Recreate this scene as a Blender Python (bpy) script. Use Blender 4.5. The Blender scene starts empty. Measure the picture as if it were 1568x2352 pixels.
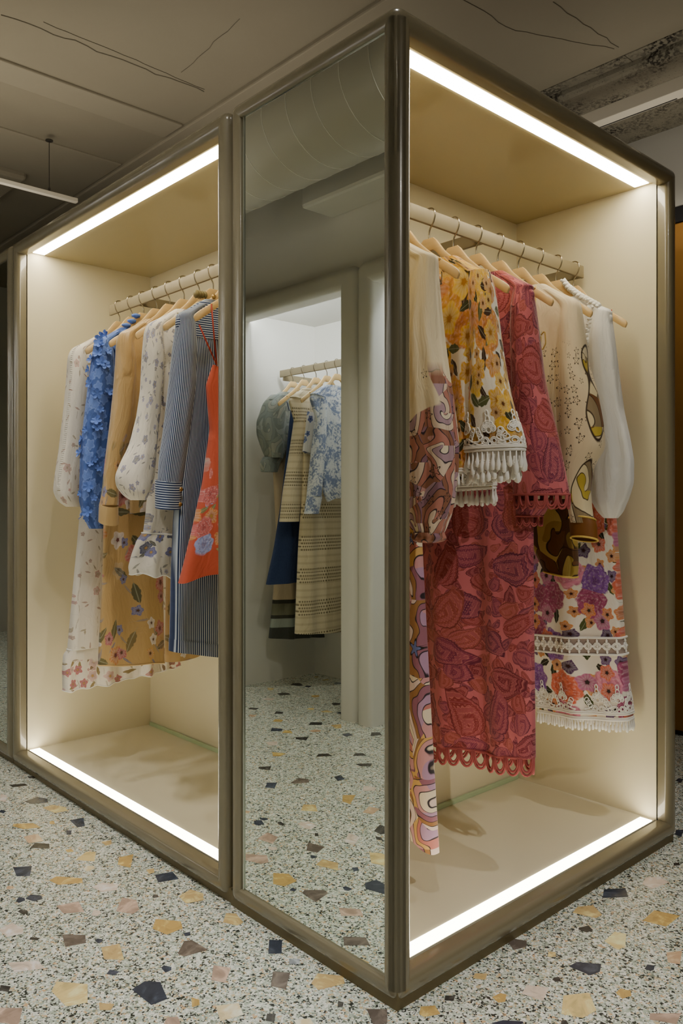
import bpy, bmesh, math, random
import numpy as np
from mathutils import Vector, Matrix
random.seed(7); RNG = np.random.default_rng(11)
PI = math.pi
scene = bpy.context.scene
COL = scene.collection

# ------------------------------------------------------------------ camera model (1568 x 2352)
F, CX, CY = 1851.0, 784.0, 1150.0
CAM = np.array([-1.3914, -1.3225, 1.2145])
FD = np.array([.6756, .7373, 0.]); FR = np.array([.7373, -.6756, 0.])
MIR = 0.006                                     # x of the mirror plane

def ray(px, py):
    return FD + FR*((px-CX)/F) + np.array([0, 0, -(py-CY)/F])
def at(px, py, ax, c):                          # where the sight line through a pixel meets a plane of the place
    r = ray(px, py); i = 'XYZ'.index(ax)
    return CAM + r*((c-CAM[i])/r[i])
def depth(p):
    return float((np.asarray(p)-CAM) @ FD)

# ------------------------------------------------------------------ object helpers
def lin(c):
    return tuple((x/255/12.92 if x/255 <= .04045 else ((x/255+.055)/1.055)**2.4) for x in c)

def link(o):
    COL.objects.link(o); return o

def tag(o, label=None, cat=None, group=None, kind=None):
    if label: o['label'] = label
    if cat: o['category'] = cat
    if group: o['group'] = group
    if kind: o['kind'] = kind
    return o

def empty(name, loc, label, cat, group=None):
    o = bpy.data.objects.new(name, None); o.empty_display_size = .05
    link(o); o.location = loc
    return tag(o, label, cat, group)

def mesh_obj(name, V, Fs, mat, parent=None, smooth=True, uv=None, mats=None, midx=None, origin=None):
    V = np.asarray(V, float)
    base = np.zeros(3)
    if parent is not None: base = np.array(parent.matrix_basis.translation) if parent.parent is None else np.array(parent['_w'])
    elif origin is not None: base = np.asarray(origin, float)
    me = bpy.data.meshes.new(name)
    me.from_pydata((V-base).tolist(), [], [tuple(int(i) for i in f) for f in Fs])
    if smooth: me.polygons.foreach_set('use_smooth', [True]*len(me.polygons))
    for m in (mats or [mat]): me.materials.append(m)
    if midx is not None: me.polygons.foreach_set('material_index', [int(i) for i in midx])
    if uv is not None:
        ul = me.uv_layers.new(name='UVMap')
        arr = np.asarray(uv, float)
        if len(arr) != len(me.loops):
            li = np.empty(len(me.loops), int); me.loops.foreach_get('vertex_index', li); arr = arr[li]
        ul.data.foreach_set('uv', arr.ravel())
    me.update()
    o = bpy.data.objects.new(name, me); link(o)
    if parent is not None:
        o.parent = parent; 
    elif origin is not None: o.location = base
    o['_w'] = base.tolist()
    return o

class MB:
    """collects shapes into one mesh"""
    def __init__(s): s.V = []; s.F = []; s.M = []; s.UV = []
    def add(s, V, Fs, m=0):
        b = len(s.V); s.V += [tuple(v) for v in V]; s.F += [tuple(i+b for i in f) for f in Fs]; s.M += [m]*len(Fs)
    def box(s, lo, hi, m=0, bev=0.0):
        lo, hi_ = np.minimum(lo, hi).astype(float), np.maximum(lo, hi).astype(float)
        bm = bmesh.new(); bmesh.ops.create_cube(bm, size=1)
        for v in bm.verts: v.co = Vector([(lo[i]+hi_[i])/2 + v.co[i]*(hi_[i]-lo[i]) for i in range(3)])
        if bev > 0: bmesh.ops.bevel(bm, geom=bm.edges[:], offset=bev, segments=2, affect='EDGES', profile=.5)
        bm.verts.index_update(); s.add([v.co[:] for v in bm.verts], [[v.index for v in f.verts] for f in bm.faces], m); bm.free()
    def tube(s, pts, r, n=8, m=0, closed=False, cap=True):
        P = np.asarray(pts, float); N = len(P); r = np.broadcast_to(np.asarray(r, float), (N,))
        T = np.gradient(P, axis=0) if not closed else np.roll(P, -1, 0)-np.roll(P, 1, 0)
        T /= np.linalg.norm(T, axis=1)[:, None]+1e-12
        u = np.cross(T[0], [0, 0, 1.]); 
        if np.linalg.norm(u) < .1: u = np.cross(T[0], [1., 0, 0])
        u /= np.linalg.norm(u); V = []
        for i in range(N):
            u = u-T[i]*(u@T[i]); u /= np.linalg.norm(u)+1e-12; w = np.cross(T[i], u)
            for k in range(n):
                a = 2*PI*k/n; V.append(P[i]+r[i]*(u*math.cos(a)+w*math.sin(a)))
        Fs = []
        for i in range(N if closed else N-1):
            j = (i+1) % N
            for k in range(n):
                l = (k+1) % n; Fs.append((i*n+k, i*n+l, j*n+l, j*n+k))
        if cap and not closed: Fs += [tuple(range(n))[::-1], tuple((N-1)*n+k for k in range(n))]
        s.add(V, Fs, m)
    def prism(s, poly, fn, t0, t1, m=0):           # poly 2D outline; fn(a,b,t)->3D
        n = len(poly)
        V = [fn(a, b, t0) for a, b in poly]+[fn(a, b, t1) for a, b in poly]
        s.add(V, [tuple(range(n))[::-1], tuple(range(n, 2*n))]+[(i, (i+1) % n, n+(i+1) % n, n+i) for i in range(n)], m)
    def lathe(s, prof, c, n=16, m=0, ax=2):
        V = []
        for r, z in prof:
            for k in range(n):
                a = 2*PI*k/n; p = [r*math.cos(a), r*math.sin(a), z]
                if ax == 0: p = [p[2], p[0], p[1]]
                if ax == 1: p = [p[0], p[2], p[1]]
                V.append(np.array(c)+p)
        Fs = [(i*n+k, i*n+(k+1) % n, (i+1)*n+(k+1) % n, (i+1)*n+k) for i in range(len(prof)-1) for k in range(n)]
        Fs += [tuple(range(n))[::-1], tuple((len(prof)-1)*n+k for k in range(n))]
        s.add(V, Fs, m)
    def build(s, name, mat, parent=None, smooth=False, mats=None, fix=True, origin=None, auto=False):
        o = mesh_obj(name, s.V, s.F, mat, parent, smooth, mats=mats, midx=s.M if mats else None, origin=origin)
        if fix:
            bm = bmesh.new(); bm.from_mesh(o.data); bmesh.ops.recalc_face_normals(bm, faces=bm.faces[:]); bm.to_mesh(o.data); bm.free()
        if auto:
            for e in o.data.edges: pass
            try: o.data.set_sharp_from_angle(angle=math.radians(40))
            except Exception: pass
        return o

# ------------------------------------------------------------------ node shorthand
class S:
    """a socket with arithmetic"""
    def __init__(s, g, k): s.g = g; s.k = k
    def _m(s, op, *o): return s.g.math(op, s, *o)
    def __add__(s, o): return s._m('ADD', o)
    __radd__ = __add__
    def __sub__(s, o): return s._m('SUBTRACT', o)
    def __rsub__(s, o): return s.g.math('SUBTRACT', o, s)
    def __mul__(s, o): return s._m('MULTIPLY', o)
    __rmul__ = __mul__
    def __truediv__(s, o): return s._m('DIVIDE', o)
    def __neg__(s): return s._m('MULTIPLY', -1.)
    def abs(s): return s._m('ABSOLUTE')
    def sin(s): return s._m('SINE')
    def cos(s): return s._m('COSINE')
    def frac(s): return s._m('FRACT')
    def floor(s): return s._m('FLOOR')
    def sqrt(s): return s._m('SQRT')
    def pow(s, e): return s._m('POWER', e)
    def max(s, o): return s._m('MAXIMUM', o)
    def min(s, o): return s._m('MINIMUM', o)
    def lt(s, o, w=.02):                           # soft s < o
        return s.g.step(o-s if isinstance(o, S) else (o-s), 0, w)
    def gt(s, o, w=.02): return s.g.step(s-o, 0, w)

class G:
    def __init__(s, name):
        s.mat = bpy.data.materials.new(name); s.mat.use_nodes = True
        s.t = s.mat.node_tree; s.t.nodes.clear()
        s.out = s.t.nodes.new('ShaderNodeOutputMaterial')
        s.bsdf = s.t.nodes.new('ShaderNodeBsdfPrincipled')
        s.t.links.new(s.bsdf.outputs[0], s.out.inputs[0])
    def n(s, typ, **kw):
        nd = s.t.nodes.new(typ)
        for k, v in kw.items(): setattr(nd, k, v)
        return nd
    def put(s, inp, v):
        if isinstance(v, S): s.t.links.new(v.k, inp)
        elif isinstance(v, (tuple, list)):
            inp.default_value = tuple(v) if len(v) == len(inp.default_value) else tuple(v)+(1.,)
        else: inp.default_value = v
    def math(s, op, *a):
        nd = s.n('ShaderNodeMath', operation=op)
        for i, v in enumerate(a): s.put(nd.inputs[i], v)
        return S(s, nd.outputs[0])
    def step(s, v, a, w):
        nd = s.n('ShaderNodeMapRange', clamp=True)
        s.put(nd.inputs[0], v); nd.inputs[1].default_value = a-w; nd.inputs[2].default_value = a+w
        return S(s, nd.outputs[0])
    def rng(s, v, a, b, c=0., d=1.):
        nd = s.n('ShaderNodeMapRange', clamp=True)
        s.put(nd.inputs[0], v)
        for i, x in enumerate((a, b, c, d)): s.put(nd.inputs[i+1], x)
        return S(s, nd.outputs[0])
    def uv(s):
        nd = s.n('ShaderNodeUVMap', uv_map='UVMap'); return S(s, nd.outputs[0])
    def geo(s):
        return S(s, s.n('ShaderNodeNewGeometry').outputs['Position'])
    def obj(s):
        return S(s, s.n('ShaderNodeTexCoord').outputs['Object'])
    def sep(s, v):
        nd = s.n('ShaderNodeSeparateXYZ'); s.put(nd.inputs[0], v); return [S(s, k) for k in nd.outputs]
    def rgbsep(s, v):
        nd = s.n('ShaderNodeSeparateColor'); s.put(nd.inputs[0], v); return [S(s, k) for k in nd.outputs]
    def comb(s, x, y, z=0.):
        nd = s.n('ShaderNodeCombineXYZ')
        for i, v in enumerate((x, y, z)): s.put(nd.inputs[i], v)
        return S(s, nd.outputs[0])
    def vm(s, op, a, b):
        nd = s.n('ShaderNodeVectorMath', operation=op); s.put(nd.inputs[0], a)
        if op == 'SCALE': s.put(nd.inputs['Scale'], b)
        else: s.put(nd.inputs[1], b)
        return S(s, nd.outputs[0])
    def noise(s, v, scale, detail=2., rough=.5, dist=0., dim='3D', col=False):
        nd = s.n('ShaderNodeTexNoise', noise_dimensions=dim); s.put(nd.inputs['Vector'], v)
        nd.inputs['Scale'].default_value = scale; nd.inputs['Detail'].default_value = detail
        nd.inputs['Roughness'].default_value = rough; nd.inputs['Distortion'].default_value = dist
        return S(s, nd.outputs[1 if col else 0])
    def vor(s, v, scale=1., rnd=1., feature='F1', dim='2D'):
        nd = s.n('ShaderNodeTexVoronoi', feature=feature, voronoi_dimensions=dim); s.put(nd.inputs['Vector'], v)
        nd.inputs['Scale'].default_value = scale; nd.inputs['Randomness'].default_value = rnd
        return {k.name: S(s, k) for k in nd.outputs}
    def mix(s, f, a, b, mode='MIX'):
        nd = s.n('ShaderNodeMix', data_type='RGBA', blend_type=mode, clamp_factor=True)
        s.put(nd.inputs[0], f); s.put(nd.inputs[6], a); s.put(nd.inputs[7], b)
        return S(s, nd.outputs[2])
    def ramp(s, f, stops, const=False):
        nd = s.n('ShaderNodeValToRGB'); cr = nd.color_ramp
        cr.interpolation = 'CONSTANT' if const else 'LINEAR'
        while len(cr.elements) < len(stops): cr.elements.new(.5)
        for e, (p, c) in zip(cr.elements, stops): e.position = p; e.color = tuple(c)+(1.,)
        s.put(nd.inputs[0], f); return S(s, nd.outputs[0])
    def bump(s, h, strength=.3, dist=.002):
        nd = s.n('ShaderNodeBump'); nd.inputs['Strength'].default_value = strength; nd.inputs['Distance'].default_value = dist
        s.put(nd.inputs['Height'], h); s.t.links.new(nd.outputs[0], s.bsdf.inputs['Normal'])
    def done(s, color, rough=.8, metal=0., spec=.3, **kw):
        s.put(s.bsdf.inputs['Base Color'], color); s.put(s.bsdf.inputs['Roughness'], rough)
        s.put(s.bsdf.inputs['Metallic'], metal); s.put(s.bsdf.inputs['Specular IOR Level'], spec)
        for k, v in kw.items(): s.put(s.bsdf.inputs[k.replace('_', ' ')], v)
        return s.mat

    # ---- printed motifs; p is the cloth coordinate in metres
    def cell(s, p, size, rnd=.9, off=(0, 0)):
        q = s.vm('ADD', s.vm('SCALE', p, 1./size), (off[0], off[1], 0.))
        v = s.vor(q, 1., rnd)
        x, y, _ = s.sep(s.vm('SUBTRACT', q, v['Position']))
        r, g, b = s.rgbsep(v['Color'])
        rad = (x*x+y*y).sqrt(); ang = s.math('ARCTAN2', y, x)+r*6.28
        return dict(x=x, y=y, r=rad, a=ang, c1=r, c2=g, c3=b)
    def rot(s, c, k=6.28):
        a = c['c3']*k; ca, sa = a.cos(), a.sin()
        return c['x']*ca+c['y']*sa, c['y']*ca-c['x']*sa
    def flower(s, base, p, size, cols, keep=1., R=.36, petals=5, off=(0, 0), center=(70, 40, 20), edge=None, dark=.55):
        c = s.cell(p, size, .85, off)
        wob = s.noise(p, 60., 2.)
        rr = (c['a']*petals).cos()*.13+(wob-.5)*.25+(c['c2']*.35+.7)
        d = c['r']/(rr*R)
        m = d.lt(1., .06)*c['c1'].lt(keep, .005)
        colr = s.ramp(c['c2'], [(i/len(cols), lin(k)) for i, k in enumerate(cols)], True)
        rim = (c['a']*(petals*1.)).sin().abs()
        shade = s.rng((d*9.+wob*6.).sin()*.5+(c['a']*petals*3.).sin()*.5, -1., 1., 0., 1.)
        inner = s.mix(s.rng(d, 0., 1., .75, 0.), colr, tuple(x*dark for x in (.5, .3, .2)), 'MULTIPLY')
        inner = s.mix(shade*.35, inner, s.mix(.6, inner, (1., 1., .95)))
        inner = s.mix(d.lt(.24, .05), inner, lin(center))
        if edge: inner = s.mix(d.gt(.86, .05), inner, lin(edge))
        return s.mix(m, base, inner)
    def rose(s, base, p, size, cols, keep=1., R=.4, off=(0, 0)):
        c = s.cell(p, size, .85, off); wob = s.noise(p, 4./size, 3.); fine = s.noise(p, 14./size, 3.)
        d = c['r']/(((c['a']*7.).cos()*.07+(wob-.5)*.5+1.)*R)
        m = d.lt(1., .04)*c['c1'].lt(keep, .005)
        colr = s.ramp(c['c2'], [(i/len(cols), lin(k)) for i, k in enumerate(cols)], True)
        sw = (d*13.+(c['a']*3.).sin()*1.3+(wob-.5)*14.).sin()
        cc = s.mix(s.rng(sw, -.2, 1., 0., .42), colr, s.mix(1., colr, (.45, .25, .28), 'MULTIPLY'))
        cc = s.mix(s.rng(fine, .5, .75, 0., .45), cc, (.95, .80, .76))
        cc = s.mix(s.rng(d, .0, .45, .6, 0.), cc, s.mix(1., cc, (.45, .22, .26), 'MULTIPLY'))
        return s.mix(m, base, cc)
    def leaf(s, base, p, size, cols, keep=.6, L=.42, W=.15, off=(0, 0)):
        c = s.cell(p, size, 1., off); x, y = s.rot(c)
        wob = s.noise(p, 70., 1.)-.5
        w = (1.-(x/L)*(x/L)).max(0.)*W*(wob*.9+1.)
        m = s.step(w-y.abs(), 0., .012)*c['c1'].lt(keep, .005)
        colr = s.ramp(c['c2'], [(i/len(cols), lin(k)) for i, k in enumerate(cols)], True)
        vein = y.abs().lt(.012, .01)
        return s.mix(m, base, s.mix(vein*.5, colr, (.5, .5, .35)))
    def star(s, base, p, size, keep=.5, R=.2, off=(0, 0), line=lin((40, 35, 30)), thin=.09, fill=None):
        c = s.cell(p, size, .8, off)
        k = (c['a']*5.).cos()
        edge = (k*.5+.5).pow(1.6)*.6+.42
        d = c['r']/(edge*R*(c['c2']*.6+.6)); on = c['c1'].lt(keep, .005)
        if fill: base = s.mix(d.lt(1., .05)*on, base, fill)
        return s.mix((d-1.).abs().lt(thin*1.6, .06)*on, base, line)
    def swirl(s, base, p, mask, cols, scale=9., bands=9., line=(.03, .02, .025), seed=0., lw=.13, warp=.5):
        q = s.vm('ADD', p, (seed, seed*.7, 0.))
        c = s.cell(q, 1./scale*1.6, 1.)
        nz = s.noise(q, scale*.6, 1.5, .5, warp)
        f = c['r']*1.15+c['a']*(1/6.283)*.6+nz*1.5
        t = f*bands*.5
        colr = s.ramp((t.floor()*.381+nz*.15).frac(), [(i/len(cols), lin(k)) for i, k in enumerate(cols)], True)
        fr = t.frac(); e = (fr-.5).abs()
        colr = s.mix(e.gt(.5-lw*.5, .03), colr, line)
        return s.mix(mask, base, colr)
    def paisley(s, p, base, tones, size=.16, lines=(216, 130, 124), amp=1.):
        w = s.noise(p, 5., 1., .5, 0., '2D', True)
        q = s.vm('ADD', p, s.vm('SCALE', s.vm('SUBTRACT', w, (.5, .5, .5)), .07*amp))
        nb = s.noise(p, 90., 2.)
        out = s.mix(s.rng(s.noise(p, 7., 1.), .35, .65, .0, .35), lin(base), s.mix(1., lin(base), (.72, .55, .58), 'MULTIPLY'))
        for k, (sz, off, keep) in enumerate(((size*.24, (.3, .7), .75), (size*.36, (.7, .1), .8), (size*.55, (.1, .4), .85), (size*.78, (.6, .2), .85), (size, (0, 0), .9))):
            c = s.cell(q, sz, .6, off); x, y = s.rot(c, 3.2)
            xx = x-(y+.1)*(y+.1)*.75+.05
            up = s.rng(y, 0., .62, 1., 0.).pow(.8); dn = (1.-(y*y)/(.36*.36)).max(0.).sqrt()
            wd = s.math('MULTIPLY', s.step(y, 0., .001), up)+s.math('MULTIPLY', s.step(-y, 0., .001), dn)
            edge = (c['a']*21.).cos()*.025+(nb-.5)*.03
            f = ((xx/(wd*.31+.004)).abs()).max((y+.1).abs()/.60)+edge
            m = f.lt(1., .03)*c['c1'].lt(keep, .005)*wd.gt(.02, .01)
            tone = s.ramp(c['c2'], [(i/len(tones), lin(t)) for i, t in enumerate(tones)], True)
            rr = (c['x']*c['x']+(c['y'])*(c['y'])).sqrt()
            ring = (f*(9.+k*1.5)-c['a']*1.).sin()
            col = s.mix(s.rng(ring, -.1, .5, 0., .7), tone, s.mix(.55, tone, lin(base)))
            col = s.mix((ring-.15).abs().lt(.16, .10)*.55, col, lin(lines))
            dots = ((y*(50.+k*14.)).sin()*(f*24.).sin())
            col = s.mix(dots.gt(.4, .15)*.6, col, s.mix(.5, lin(tones[(k+1) % len(tones)]), lin(base)))
            col = s.mix(dots.lt(-.55, .12)*.45, col, lin(lines))
            col = s.mix((f-.93).abs().lt(.055, .03)*.85, col, s.mix(.55, tone, (.08, .012, .02)))
            out = s.mix(m, out, col)
        return out

M = {}
def simple(name, c, rough=.6, metal=0., spec=.3, nz=.0, nsc=30., bump=0., bsc=200., **kw):
    g = G(name); p = g.geo()
    col = lin(c)
    if nz: col = g.mix(g.noise(p, nsc, 3.)*nz*2., col, tuple(x*.55 for x in col))
    if bump: g.bump(g.noise(p, bsc, 3.), bump, .001)
    M[name] = g.done(col, rough, metal, spec, **kw); return M[name]

# lacquered taupe frame: faint brushed streaks along its length
g = G('frame'); p = g.geo()
st = g.noise(p, 5., 3.)
M['frame'] = g.done(g.mix(st*.4, lin((128, 119, 94)), lin((119, 110, 86))), .27, 0.05, .5, Coat_Weight=.6, Coat_Roughness=.03)
simple('plinth', (110, 98, 68), .45, .3)
g = G('interior'); p = g.geo()
M['interior'] = g.done(g.mix(g.noise(p, 3., 2.)*.25, lin((228, 217, 184)), lin((221, 209, 173))), .38, 0., .35)
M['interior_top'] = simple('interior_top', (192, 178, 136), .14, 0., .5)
M['shelf'] = simple('shelf', (228, 219, 188), .12, 0., .5)
simple('gap_shade', (30, 27, 22), .7)  # near-black colour standing for shade in the slot between two cabinets
simple('shell', (120, 110, 88), .4)
g = G('mirror'); M['mirror'] = g.done(lin((226, 231, 222)), .0, 1., .5)
simple('mirror_edge', (190, 195, 185), .15, .9)
simple('steel', (176, 166, 146), .22, 1., .5)
simple('rail', (148, 135, 106), .5, .15, .4)
simple('rail_dark', (132, 120, 94), .45, .2)
g = G('glass_edge'); M['glass_edge'] = g.done(lin((186, 206, 164)), .08, 0., .6)
g = G('wood'); p = g.obj(); x, y, z = g.sep(p)
gr = g.noise(g.comb(x*6., y*6., z*70.), 1.6, 3., .6, .6)
M['wood'] = g.done(g.mix(gr, lin((222, 190, 132)), lin((206, 170, 112))), .38, 0., .4, Coat_Weight=.25, Coat_Roughness=.2)
def emis(name, c, st):
    g = G(name); e = g.n('ShaderNodeEmission'); e.inputs[0].default_value = lin(c)+(1.,); e.inputs[1].default_value = st
    g.t.links.new(e.outputs[0], g.out.inputs[0]); M[name] = g.mat
emis('led_top', (255, 244, 216), 28.); emis('led_bottom', (255, 244, 216), 16.); emis('led_cool', (243, 245, 255), 150.)

# ------------------------------------------------------------------ fabrics
def fabric(name, build, rough=.85, spec=.15, weave=.12, sheen=.25, crease=.38, bump_scale=900., extra=None, **kw):
    g = G(name); p = g.uv(); x, y, _ = g.sep(p)
    c = build(g, p, x, y)
    h = g.noise(p, bump_scale, 2.)
    if extra: h = extra(g, p, x, y, h)
    wr = g.noise(g.comb(x*14., y*3.), 1., 3.)
    c = g.mix(g.rng(wr, .3, .7, .0, .10), c, g.mix(1., c, (.6, .55, .5), 'MULTIPLY'))
    nb = g.n('ShaderNodeBump'); nb.inputs['Strength'].default_value = crease; nb.inputs['Distance'].default_value = .02
    w2 = g.noise(g.vm('ADD', g.comb(x*16., y*4.5), g.vm('SCALE', g.noise(p, 6., 2., col=True), 1.2)), 1., 3., .55, .8)
    g.put(nb.inputs['Height'], w2)
    b2 = g.n('ShaderNodeBump'); b2.inputs['Strength'].default_value = weave; b2.inputs['Distance'].default_value = .0015
    g.put(b2.inputs['Height'], h); g.t.links.new(nb.outputs[0], b2.inputs['Normal']); g.t.links.new(b2.outputs[0], g.bsdf.inputs['Normal'])
    M[name] = g.done(c, rough, 0., spec, Sheen_Weight=sheen, Sheen_Roughness=.4, **kw)
    return M[name]

CREAM = (236, 219, 182); WHITE = (238, 233, 222)
BROWNS = [(152, 102, 78), (204, 152, 142), (226, 202, 176), (146, 108, 120), (234, 218, 188), (188, 124, 106), (178, 146, 154)]
def b_cream_swirl(g, p, x, y):
    base = lin(CREAM); nz = g.noise(p, 7., 0., .5, 0., '2D')
    m = g.step((1.50-y)+(nz-.5)*.40, 0., .004)
    dens = g.step(nz-.36, 0., .01).max(g.step(1.30-y, 0., .05))
    c = g.swirl(base, p, m*dens, BROWNS, 14., 9., seed=.3)
    on = g.rng(y, 1.62, 1.5, 0., 1.)
    return g.star(c, p, .055, .45, .30, line=(.03, .02, .02))
def b_cream_top(g, p, x, y):
    c = b_cream_swirl(g, p, x, y)
    return g.mix(g.step(y-1.56, 0., .02), c, lin(CREAM))
fabric('cream_swirl', b_cream_top, .6, .25)
PINKS = [(214, 156, 156), (188, 150, 178), (236, 210, 196), (222, 176, 104), (160, 104, 118), (240, 222, 192), (206, 128, 116), (168, 120, 70)]
fabric('pink_swirl', lambda g, p, x, y: g.star(g.swirl(lin((238, 220, 190)), p, g.step(1.25-y+(g.noise(p, 8., 1.)-.5)*.5, 0., .01), PINKS, 11., 13., seed=1.7), p, .09, .25, .25, fill=lin((110, 120, 170))), .6, .25)
def b_yellow(g, p, x, y):
    c = g.mix(g.noise(p, 300., 1.)*.3, lin((245, 238, 222)), lin((228, 216, 194)))
    c = g.rose(c, p, .17, [(232, 184, 56), (226, 166, 72), (238, 196, 80), (222, 152, 76)], .92, .50, (.15, .6))
    c = g.leaf(c, p, .085, [(60, 58, 34), (76, 52, 34), (92, 96, 56), (64, 44, 30)], .8, .44, .17)
    c = g.flower(c, p, .10, [(230, 176, 44), (226, 156, 64), (236, 190, 70), (220, 140, 66), (240, 200, 60)], .9, .47, 5, (.3, .2), (166, 112, 34))
    c = g.leaf(c, p, .07, [(70, 48, 34), (66, 66, 40)], .32, .4, .2, (.7, .4))
    return g.flower(c, p, .06, [(206, 150, 40), (226, 170, 90), (232, 186, 60)], .55, .44, 6, (.6, .9), (96, 56, 22))
fabric('yellow_floral', b_yellow, .8, .2, .3, bump_scale=260.)
fabric('pink_paisley', lambda g, p, x, y: g.paisley(p, (210, 116, 120), [(122, 44, 56), (148, 60, 60), (118, 54, 78), (164, 80, 68), (132, 56, 80)], .16), .75, .2)
simple('pink_trim', (166, 82, 80), .7, 0., .2)
OLIVES = [(236, 220, 184), (196, 170, 60), (120, 76, 36), (232, 214, 170), (206, 150, 80), (150, 130, 96)]
def b_star(g, p, x, y):
    base = g.mix(g.noise(p, 5., 2.)*.3, lin((232, 214, 178)), lin((222, 200, 160)))
    c = g.star(base, p, .042, .55, .34, line=lin((70, 56, 40)), thin=.10)
    c = g.mix(g.step(y-1.72, 0., .02), c, base)
    nz = g.noise(p, 5.5, 0., .5, 0., '2D')
    e = (1.36-y)*1.1+(nz-.56)*1.2
    c = g.swirl(c, p, g.step(e, 0., .006), OLIVES, 8., 7., seed=2.2, line=lin((60, 40, 22)), lw=.09)
    return g.mix(e.abs().lt(.016, .008), c, lin((60, 42, 26)))
fabric('star_print', b_star, .6, .25)
fabric('olive_swirl', lambda g, p, x, y: g.swirl(lin((150, 120, 50)), p, 1., [(150, 120, 52), (112, 72, 34), (206, 180, 96), (176, 146, 64), (92, 60, 30)], 9., 7., seed=3.1, line=lin((52, 34, 18)), lw=.1), .6, .25)
simple('brown_cuff', (126, 80, 34), .5, 0., .3); simple('gold_piping', (218, 184, 92), .5, 0., .3)
fabric('white_cotton', lambda g, p, x, y: lin((240, 238, 232)), .75, .2, .1)
def b_purple(g, p, x, y):
    c = lin((244, 236, 220))
    c = g.leaf(c, p, .07, [(52, 56, 34), (70, 80, 44), (50, 44, 30), (84, 92, 50)], .8, .46, .18)
    c = g.flower(c, p, .06, [(226, 150, 70), (110, 70, 130), (232, 160, 90), (90, 52, 100)], .65, .42, 5, (.2, .6), (60, 30, 30))
    c = g.rose(c, p, .13, [(222, 112, 84), (140, 92, 168), (226, 144, 168), (216, 104, 70), (172, 84, 120), (226, 120, 96)], .8, .44, (.4, .1))
    return g.flower(c, p, .075, [(230, 140, 74), (224, 112, 80), (196, 110, 150)], .4, .44, 5, (.8, .3), (60, 44, 40))
fabric('purple_floral', b_purple, .8, .2)
fabric('lace_white', lambda g, p, x, y: lin(WHITE), .8, .2)
simple('lace', (244, 240, 230), .75, 0., .25)
simple('tulle', (168, 150, 138), .8)

def sprig(cols, leafs, size=.11, keep=.5, R=.17):
    def f(g, p, x, y):
        c0 = g.mix(g.noise(p, 6., 2.)*.4, lin((242, 234, 218)), lin((230, 219, 199)))
        c = g.leaf(c0, p, size*.42, leafs, .30, .36, .08)
        vine = (x+g.noise(p, 9., 1.)*.05)/size
        c = g.mix(((vine.frac()-.5).abs().lt(.018, .01))*g.step(g.noise(p, 13., 2.)-.53, 0., .02)*.7, c, lin(leafs[0]))
        c = g.flower(c, p, size, cols, keep, R, 5, (.2, .3), (150, 120, 80), edge=cols[0])
        c = g.flower(c, p, size*.5, cols, keep*.55, R*1.1, 5, (.7, .1), (190, 150, 100))
        c = g.leaf(c, p, size*.6, leafs, .4, .20, .06, (.5, .2))
        n = g.noise(p, 220., 2.)
        return g.mix(g.rng(n, .35, .7, .12, .5), c, c0)
    return f
fabric('rose_sprig', sprig([(196, 120, 116), (170, 120, 96), (206, 160, 140)], [(150, 128, 90), (160, 110, 90)], .11, .5, .16), .8, .2)
def b_band(cols, leafs, z0, z1):
    s0 = sprig(cols, leafs, .12, .35, .12)
    def f(g, p, x, y):
        c = s0(g, p, x, y)
        d = g.leaf(c, p, .05, leafs, .7, .42, .13); d = g.flower(d, p, .058, cols, .85, .42, 5, (.4, .7), (190, 150, 90))
        nz = g.noise(p, 20., 1.)
        m = g.step(z1+(nz-.5)*.06-y, 0., .004)*g.step(y-z0, 0., .004)
        return g.mix(m, c, d)
    return f
ROSE = [(196, 110, 112), (206, 150, 140), (226, 190, 180), (170, 110, 90)]
fabric('rose_ruffle', b_band(ROSE, [(150, 128, 84), (140, 110, 80)], .40, .52), .8, .2)
VIOL = [(92, 92, 150), (120, 120, 176), (84, 84, 110), (150, 150, 196)]
fabric('violet_sprig', sprig(VIOL, [(120, 116, 110), (96, 92, 96)], .075, .6, .24), .8, .2)
fabric('violet_ruffle', b_band(VIOL, [(110, 106, 96), (90, 84, 84)], 1.0, 1.10), .8, .2)
def ex_petal(g, p, x, y, h):
    c = g.cell(p, .045, .9); d = g.cell(p, .03, .9, (.4, .2))
    return h*.1+((c['a']*5.).cos()*.2+1.-c['r']*1.6)+(1.-d['r']*1.5)*.4
def b_blue(g, p, x, y):
    c = g.cell(p, .05, .9); d = c['r']/((c['a']*5.).cos()*.1+.5)
    e = (d-.75).abs().lt(.08, .06)
    return g.mix(e*.55, g.mix(d.gt(.85, .1)*.75, lin((104, 132, 200)), lin((62, 88, 152))), lin((142, 166, 222)))
fabric('blue_lace', b_blue, .75, .2, .9, extra=ex_petal)
simple('blue_petal', (104, 134, 208), .7, 0., .2)
def b_tan(zm):
    def f(g, p, x, y):
        c = g.mix(g.noise(g.comb(x*10., y*2.), 1., 2.)*.8, lin((202, 168, 112)), lin((172, 138, 84)))
        d = g.leaf(c, p, .11, [(110, 100, 62), (96, 92, 66), (128, 110, 70)], .6, .42, .14)
        d = g.leaf(d, p, .07, [(150, 130, 120), (120, 110, 130)], .35, .44, .06, (.3, .8))
        d = g.flower(d, p, .12, [(180, 92, 84), (220, 206, 196), (196, 130, 60), (196, 110, 100)], .45, .34, 5, (.1, .5), (110, 60, 60))
        d = g.flower(d, p, .07, [(112, 108, 160), (226, 214, 204), (206, 150, 60), (176, 90, 90)], .35, .38, 5, (.6, .2), (90, 60, 40))
        nz = g.noise(p, 6., 1., .5, 0., '2D')
        return g.mix(g.step(zm-y+(nz-.5)*.35, 0., .02), c, d)
    return f
fabric('tan_satin', b_tan(1.44), .34, .5, .06, crease=.7)
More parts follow.
